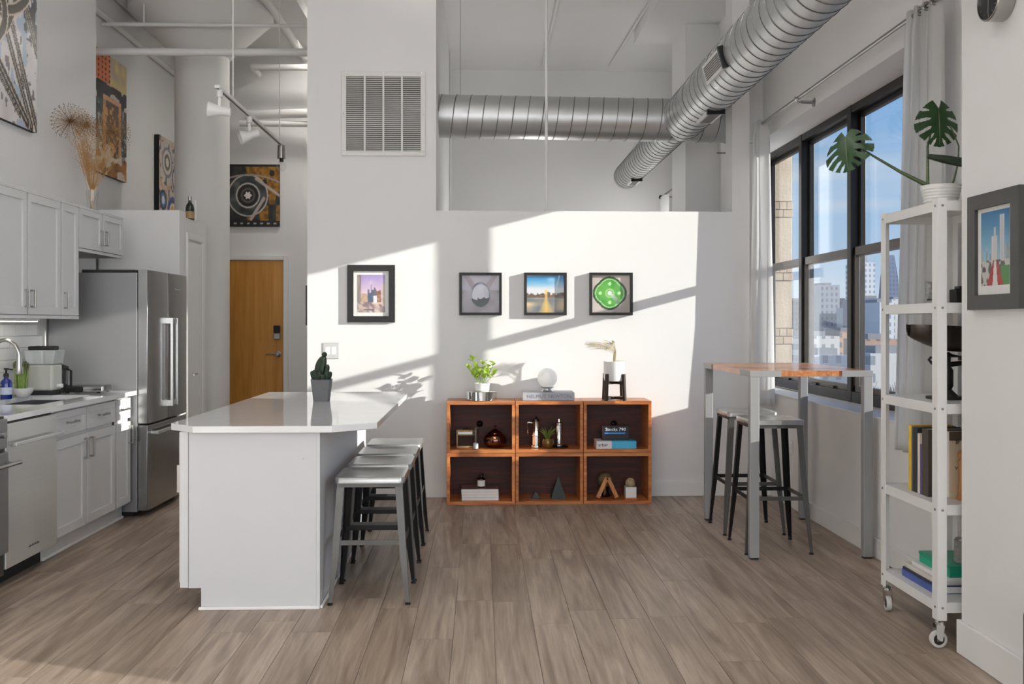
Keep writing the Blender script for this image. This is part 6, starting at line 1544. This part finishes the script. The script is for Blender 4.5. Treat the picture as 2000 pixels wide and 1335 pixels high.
# large cream book with dark lettering facing the camera
xa, xb, y1 = 2.06, 2.27, 4.135
t = thing('cream_book', 'large cream-covered book facing the camera on the cart', 'book', ((xa+xb)/2, 4.12, z))
mat('cream_cover', rgb(222, 204, 176), 0.5, var=0.03); mat('brown_band', rgb(92, 78, 66), 0.5, var=0.05)
MB().box(xa+0.003, xb-0.002, y1-0.025, y1-0.003, z+0.003, z+0.292).build('pages', 'paper', t)
b = MB().box(xa, xb, y1-0.028, y1-0.025, z, z+0.295); b.box(xa, xb, y1-0.003, y1, z, z+0.295); b.build('cover', 'cream_cover', t, bevel=0.0008)
MB().box(xa, xb, y1-0.0286, y1-0.0278, z+0.255, z+0.295).build('band', 'brown_band', t)
p = p3(1866, 863, y1-0.0285); lettering('lettering', 'IF', (p.x, y1-0.0288, p.z), 0.030, (1, 0, 0), (0, 0, 1), 'ink_dark', t)
p = p3(1865, 914, y1-0.0285); lettering('lettering', 'V', (p.x, y1-0.0288, p.z), 0.020, (1, 0, 0), (0, 0, 1), 'ink_dark', t)
x_ = p3(1876, 930, 4.07).x
t = thing('wooden_mill', 'turned wooden pepper mill before the cream book', 'grinder', (x_+0.01, 4.07, z))
MB().lathe([(0.022, 0), (0.024, 0.01), (0.021, 0.03), (0.017, 0.10), (0.019, 0.14), (0.022, 0.165), (0.014, 0.178), (0, 0.178)], 20, (x_+0.01, 4.07, z)).build('body', 'beech', t, smooth=True)
MB().lathe([(0.014, 0.179), (0.022, 0.19), (0.022, 0.205), (0.008, 0.22), (0, 0.222)], 20, (x_+0.01, 4.07, z)).build('knob', 'beech', t, smooth=True)
# bottom shelf: flat books, green box, grey speaker
z = SH[0]+0.0005
def flat_book(lab, xa, xb, y0, y1, z, h_, col, group='flat books on the bottom cart shelf'):
    t = thing('flat_book', lab, 'book', ((xa+xb)/2, (y0+y1)/2, z), group=group)
    MB().box(xa+0.003, xb-0.002, y0+0.002, y1-0.002, z+0.002, z+h_-0.002).build('pages', 'paper', t)
    b = MB().box(xa, xb, y0, y1, z, z+0.002); b.box(xa, xb, y0, y1, z+h_-0.002, z+h_); b.box(xa, xa+0.003, y0, y1, z+0.002, z+h_-0.002); b.build('cover', col, t, bevel=0.0008)
    return z+h_+0.0003
mat('cover_blue', rgb(64, 86, 150), 0.45, var=0.12, scale=12); mat('cover_navy', rgb(44, 46, 62), 0.45, var=0.1); mat('cover_ivory', rgb(214, 208, 198), 0.5, var=0.06, scale=10); mat('emerald', rgb(24, 150, 118), 0.35, var=0.08)
z1_ = flat_book('blue book lying lowest on the bottom cart shelf', 1.985, 2.185, 4.09, 4.41, z, 0.032, 'cover_blue')
z1_ = flat_book('thin navy book lying on the blue one', 1.988, 2.185, 4.10, 4.41, z1_, 0.010, 'cover_navy')
z1_ = flat_book('ivory book lying above the navy one', 1.995, 2.185, 4.09, 4.40, z1_, 0.020, 'cover_ivory')
z1_ = flat_book('white book with grey edge under the green box', 2.010, 2.190, 4.06, 4.36, z1_, 0.018, 'cover_white')
t = thing('emerald_box', 'emerald green flat box on the stack of books', 'box', (2.11, 4.20, z1_))
MB().box(2.035, 2.20, 4.05, 4.34, z1_, z1_+0.036).build('box', 'emerald', t, bevel=0.002)
MB().box(2.033, 2.202, 4.048, 4.342, z1_+0.0365, z1_+0.050).build('lid', 'emerald', t, bevel=0.002)
zt_ = z1_+0.0505
t = thing('cloth_speaker', 'grey cloth cylinder speaker on the emerald box', 'speaker', (2.135, 4.12, zt_))
mat('grey_cloth', rgb(150, 148, 145), 0.9, var=0.25, scale=200, bump=0.3, bscale=300)
MB().lathe([(0.040, 0), (0.043, 0.004), (0.043, 0.095), (0.040, 0.098), (0, 0.098)], 28, (2.135, 4.12, zt_)).build('body', 'grey_cloth', t, smooth=True)
MB().lathe([(0.038, 0.0983), (0.038, 0.104), (0, 0.105)], 28, (2.135, 4.12, zt_)).build('top_ring', 'nickel', t, smooth=True)
# ================================================================== foreground pier: picture, clock, ottoman
fx = XP-0.001; y1, zt_ = PX(1890, 386, XP-0.024); zb = PX(1894, 605, XP-0.024)[1]; y0 = PX(1991, 400, XP-0.024)[0]
t = thing('framed_photograph', 'charcoal framed skyline photo on the foreground pier', 'picture', (XP, (y0+y1)/2, zb))
mat('charcoal_frame', rgb(66, 65, 64), 0.5, var=0.08, scale=12)
fw = 0.058; d0, d1 = XP-0.026, XP-0.001
b = MB()
for q in ([(y0, zb), (y1, zb), (y1-fw, zb+fw), (y0+fw, zb+fw)], [(y1, zb), (y1, zt_), (y1-fw, zt_-fw), (y1-fw, zb+fw)], [(y1, zt_), (y0, zt_), (y0+fw, zt_-fw), (y1-fw, zt_-fw)], [(y0, zt_), (y0, zb), (y0+fw, zb+fw), (y0+fw, zt_-fw)]):
    b.prism(q, d0, d1, 0)
b.build('frame', 'charcoal_frame', t)
MB().box(XP-0.012, XP-0.002, y0+fw-0.002, y1-fw+0.002, zb+fw-0.002, zt_-fw+0.002).build('mat_board', 'paper', t)
def skyline(u, v):
    u = u; c = lerp(c8(150, 196, 216), c8(46, 110, 160), min(1, max(0, (v-0.4)/0.6)))
    if vnoise(u*18, 3, 2) > 0.35 and v < 0.42+0.16*hsh(int(u*17), 5): c = lerp(c8(120, 126, 132), c8(190, 194, 198), vnoise(u*30, v*12, 3))
    if 0.38 < u < 0.58 and v < 0.66: c = c8(214, 212, 212)
    if 0.46 < u < 0.52 and v < 0.78: c = c8(206, 206, 208)
    if 0.66 < u < 0.82 and v < 0.93: c = c8(214, 214, 216) if math.sin(u*120) > -0.3 else c8(176, 178, 182)
    if v < 0.34: c = lerp(c8(80, 78, 76), c8(206, 202, 198), 1 if vnoise(u*9, v*14, 7) > 0.6 else 0.15)
    if v < 0.26 and u > 0.7: c = c8(84, 140, 78)
    for s_, o in ((-1, 0.40), (1, 0.60)):
        cx_ = 0.5+s_*0.20*(1-v/0.36)*0.9
        if v < 0.34 and abs(u-cx_) < 0.05+0.07*(1-v/0.34): c = lerp(c8(196, 66, 58), c8(150, 44, 40), vnoise(u*20, v*20, 9))
    if v < 0.34 and abs(u-0.5) < 0.03+0.06*(1-v/0.34): c = c8(226, 222, 220)
    return c
mw = 0.026; a, b_ = y0+fw+mw, y1-fw-mw
printed('print', (XP-0.0128, b_, zb+fw+mw+0.01), (0, -(b_-a), 0), (0, 0, zt_-zb-2*fw-2*mw), 60, 84, skyline, t)
MB().box(XP-0.018, XP-0.0165, y0+fw-0.002, y1-fw+0.002, zb+fw-0.002, zt_-fw+0.002).build('glazing', 'frame_glass', t)
# clock
yc_, zc_ = PX(1929, 0, XP-0.07)
t = thing('wall_clock', 'small round wall clock with black dial and silver rim', 'clock', (XP, yc_, zc_-0.08))
b = MB().lathe([(0.078, 0), (0.080, 0.004), (0.080, 0.066), (0.077, 0.070), (0.073, 0.070), (0.073, 0.062), (0, 0.062)], 40, (0, 0, 0), axis=0); b.v = [(XP-0.001-p[0], yc_+p[1], zc_+p[2]) for p in b.v]; b.build('case', 'nickel', t, smooth=30)
b = MB().lathe([(0.0728, 0.0622), (0.0728, 0.064), (0, 0.0641)], 40, (0, 0, 0), axis=0); b.v = [(XP-0.001-p[0], yc_+p[1], zc_+p[2]) for p in b.v]; b.build('dial', 'black_gloss', t, smooth=30)
for i in range(12):
    a = R(30*i); r0_, r1_ = 0.052, 0.064; x_ = XP-0.0662
    MB().bar((x_, yc_+r0_*math.sin(a), zc_+r0_*math.cos(a)), (x_, yc_+r1_*math.sin(a), zc_+r1_*math.cos(a)), 0.0016, 0.0022, up=(1, 0, 0)).build('hour_mark', 'nickel', t)
for a, L_, w_ in ((R(40), 0.035, 0.004), (R(178), 0.052, 0.003)): MB().bar((XP-0.0672, yc_, zc_), (XP-0.0672, yc_+L_*math.sin(a), zc_+L_*math.cos(a)), w_, 0.0012, up=(1, 0, 0)).build('hand', 'nickel', t)
# dark ottoman just entering the picture
t = thing('ottoman', 'dark charcoal upholstered ottoman at the right edge by the pier', 'ottoman', (1.935, 2.985, 0))
mat('charcoal_cloth', rgb(46, 46, 48), 0.85, var=0.12, scale=60, bump=0.2, bscale=220)
MB().box(1.878, 1.994, 2.72, 3.25, 0.035, 0.405).build('cushion', 'charcoal_cloth', t, bevel=0.035, seg=4)
for xx in (1.905, 1.965):
    for yy in (2.77, 3.2): MB().cyl((xx, yy, 0), (xx, yy, 0.04), 0.014, 0.018, 12).build('foot', 'black_rubber', t)
# ================================================================== outside the window
mat('tan_stone', rgb(206, 188, 166), 0.85, var=0.06, scale=8, bump=0.35, bscale=40)
mat('tan_brick', rgb(198, 178, 154), 0.85, var=0.08, scale=14, bump=0.3, bscale=50)
mat('mortar', rgb(176, 162, 146), 0.9)
t = thing('masonry_pier', 'tan stone and brick pier outside the far window bay', 'pier', (2.78, 8.95, -3.0))
MB().box(2.70, 2.86, 8.66, 9.25, -3.0, 6.0).build('core', 'mortar', t)
z = -1.0; k = 0; stone_me = None
while z < 5.6:
    h_ = 0.44
    MB().box(2.693, 2.866, 8.650, 9.26, z+0.004, z+h_-0.004).build('stone_block', 'tan_stone', t, bevel=0.006)
    z += h_
    for r_ in range(2):
        xs_ = [2.690, 2.745, 2.815, 2.874] if r_ % 2 else [2.690, 2.78, 2.874]
        for q in range(len(xs_)-1): MB().box(xs_[q]+0.002, xs_[q+1]-0.002, 8.642, 9.26, z+0.003, z+0.069).build('brick', 'tan_brick', t, bevel=0.004)
        z += 0.072
# ground, river flats, streets
mat('ground', rgb(150, 140, 130), 0.9, var=0.25, scale=0.03, bump=0.0)
gz = -15.0
g = MB().add([(5, -400, gz), (2600, -400, gz), (2600, 2600, gz), (5, 2600, gz)], [(0, 1, 2, 3)]).build('ground', 'ground', origin=(0, 0, gz)); struct(g)
def facade(name, c, win, sx_=0.35, sz_=0.28):
    m = bpy.data.materials.new(name); m.use_nodes = True; t = m.node_tree; b = t.nodes['Principled BSDF']
    co = N(t, 'ShaderNodeTexCoord'); mp = N(t, 'ShaderNodeMapping'); mp.inputs['Rotation'].default_value = (R(90), 0, 0)
    t.links.new(co.outputs['Object'], mp.inputs[0])
    br = N(t, 'ShaderNodeTexBrick'); br.offset = 0.0; br.inputs['Scale'].default_value = 1.0; br.inputs['Brick Width'].default_value = 1/sx_; br.inputs['Row Height'].default_value = 1/sz_
    br.inputs['Mortar Size'].default_value = 0.9; br.inputs['Color1'].default_value = win+(1,); br.inputs['Color2'].default_value = tuple(x*0.8 for x in win)+(1,); br.inputs['Mortar'].default_value = c+(1,)
    t.links.new(mp.outputs[0], br.inputs[0]); t.links.new(br.outputs[0], b.inputs['Base Color']); b.inputs['Roughness'].default_value = 0.5
    MATS[name] = m; return m
facade('facade_white', rgb(214, 216, 218), rgb(150, 162, 180)); facade('facade_blue', rgb(104, 118, 142), rgb(74, 90, 120)); facade('facade_grey', rgb(150, 156, 166), rgb(110, 120, 138)); facade('facade_brick', rgb(186, 150, 128), rgb(120, 110, 108)); facade('facade_pale', rgb(206, 204, 200), rgb(150, 156, 164))
mat('roof_grey', rgb(140, 142, 146), 0.9)
def bx(px0, px1, pytop, Y_, dep, m_, lab, cat='building', tiers=None, name='office_tower'):
    """building standing at depth Y: near face spans the photo columns px0..px1"""
    xa, zt = PY(px0, pytop, Y_); xb, _ = PY(px1, pytop, Y_)
    t = thing(name, lab, cat, ((xa+xb)/2, Y_+dep/2, gz))
    MB().box(xa, xb, Y_, Y_+dep, gz, zt).build('wall', m_, t)
    h = (zt-gz)
    MB().box(xa+(xb-xa)*0.2, xb-(xb-xa)*0.25, Y_+dep*0.2, Y_+dep*0.8, zt, zt+max(1.5, h*0.03)).build('roof_plant', 'roof_grey', t)
    return t, xa, xb, zt
t, xa, xb, zt = bx(1681, 1709, 512, 620, 26, 'facade_white', 'white gridded high-rise tower on the skyline')
MB().box(xa+2, xa+(xb-xa)*0.55, 622, 640, zt, zt+8).build('crown', 'facade_grey', t)
# tapered blue tower
Y_ = 760; xa, zt = PY(1740, 496, Y_); xb, _ = PY(1764, 496, Y_); xm_ = (xa+xb)/2
t = thing('office_tower', 'tapering blue glass skyscraper on the skyline', 'building', (xm_, Y_+15, gz))
w0, w1 = (xb-xa)*0.72, (xb-xa)*0.30
b = MB(); vs = []
for f, w_ in ((0, w0), (0.3, w0*0.98), (0.75, w0*0.72), (1.0, w1)):
    z = gz+(zt-gz)*f; vs += [(xm_-w_, Y_+15-w_, z), (xm_+w_, Y_+15-w_, z), (xm_+w_, Y_+15+w_, z), (xm_-w_, Y_+15+w_, z)]
fs = [(i*4+j, i*4+(j+1) % 4, (i+1)*4+(j+1) % 4, (i+1)*4+j) for i in range(3) for j in range(4)]+[(12, 13, 14, 15)]
b.add(vs, fs).build('wall', 'facade_blue', t)
bx(1762, 1800, 560, 800, 30, 'facade_blue', 'dark blue slab tower behind the tapering skyscraper')
bx(1690, 1732, 582, 480, 30, 'facade_blue', 'blue-grey mid-rise block below the white tower')
bx(1718, 1746, 590, 430, 30, 'facade_white', 'white mid-rise block with rows of windows')
bx(1742, 1800, 584, 520, 30, 'facade_pale', 'pale long mid-rise block under the blue skyscraper')
bx(1600, 1640, 556, 560, 28, 'facade_grey', 'grey tower seen through the middle window bay')
bx(1622, 1650, 582, 640, 28, 'facade_blue', 'bluish block seen through the middle window bay')
bx(1575, 1604, 590, 700, 28, 'facade_grey', 'small grey tower seen next to the mullion')
bx(1548, 1572, 586, 640, 26, 'facade_blue', 'bluish block seen beside the masonry pier')
bx(1660, 1682, 600, 520, 20, 'facade_pale', 'pale block seen behind the second mullion')
bx(1640, 1690, 648, 330, 20, 'facade_brick', 'low brick warehouse below the skyline', name='warehouse')
bx(1690, 1760, 662, 262, 16, 'facade_brick', 'long low brick shed in the middle distance', name='warehouse')
bx(1560, 1640, 656, 300, 18, 'facade_pale', 'pale low warehouse in the middle distance', name='warehouse')
bx(1700, 1790, 690, 190, 10, 'facade_pale', 'white flat-roofed depot building nearer the window', name='warehouse')
bx(1590, 1660, 694, 200, 10, 'facade_white', 'white low depot shed nearer the window', name='warehouse')
# leafless trees and parked vehicles
mat('bare_tree', rgb(128, 110, 98), 0.9, var=0.3, scale=0.5)
random.seed(21)
tb = MB()
for i in range(150):
    px_ = random.uniform(1500, 1830); Y_ = random.uniform(95, 180); x, _ = PY(px_, 632, Y_)
    h_ = random.uniform(3, 6); tb.tube([(x, Y_, gz), (x, Y_, gz+h_*0.5)], [0.15, 0.1], 4)
    for k in range(14):
        a = random.random()*6.283; s_ = random.uniform(0.6, 2.0); tb.tube([(x, Y_, gz+h_*(0.3+0.2*random.random())), (x+s_*math.cos(a), Y_+s_*math.sin(a), gz+h_*(0.7+0.35*random.random()))], [0.10, 0.05], 3)
o = tb.build('bare_trees', 'bare_tree'); o['kind'] = 'stuff'; tag(o, 'brown leafless scrub and trees on the flats below', 'trees')
cols = [('car_white', rgb(226, 226, 228)), ('car_blue', rgb(80, 110, 170)), ('car_grey', rgb(120, 122, 126)), ('car_orange', rgb(206, 130, 84))]
for n_, c_ in cols: mat(n_, c_, 0.3, var=0.03)
vb = {n_: MB() for n_, _ in cols}
for i in range(170):
    px_ = random.uniform(1500, 1830); Y_ = (216, 228, 242, 255)[i % 4]; x, _ = PY(px_, 632, Y_); n_ = cols[i % 4][0]; L_ = random.uniform(4, 9); h_ = random.uniform(1.4, 3.0)
    vb[n_].box(x, x+L_, Y_, Y_+2, gz+0.3, gz+h_*0.6); vb[n_].box(x+L_*0.2, x+L_*0.8, Y_+0.15, Y_+1.85, gz+h_*0.6, gz+h_)
for n_, bld in vb.items():
    o = bld.build('parked_vehicles', n_); o['kind'] = 'stuff'; tag(o, 'many tiny '+n_[4:]+' vehicles parked on the far lots', 'vehicles')
# the city goes on beyond the view of the photograph
random.seed(33); sk = MB()
for i in range(70):
    X_ = random.uniform(420, 900); Y_ = X_*random.uniform(-0.3, 1.9); w_ = random.uniform(14, 40); h_ = random.choice((18, 24, 30, 42, 60))*random.uniform(0.8, 1.2)
    if 0.9 < (Y_/X_) and X_ < 470: continue
    sk.box(X_, X_+w_, Y_, Y_+w_, gz, gz+h_); sk.box(X_+w_*.3, X_+w_*.6, Y_+w_*.3, Y_+w_*.6, gz+h_, gz+h_*1.06)
o = sk.build('distant_city', 'facade_grey'); o['kind'] = 'stuff'; tag(o, 'hazy grey distant city blocks along the horizon', 'buildings')
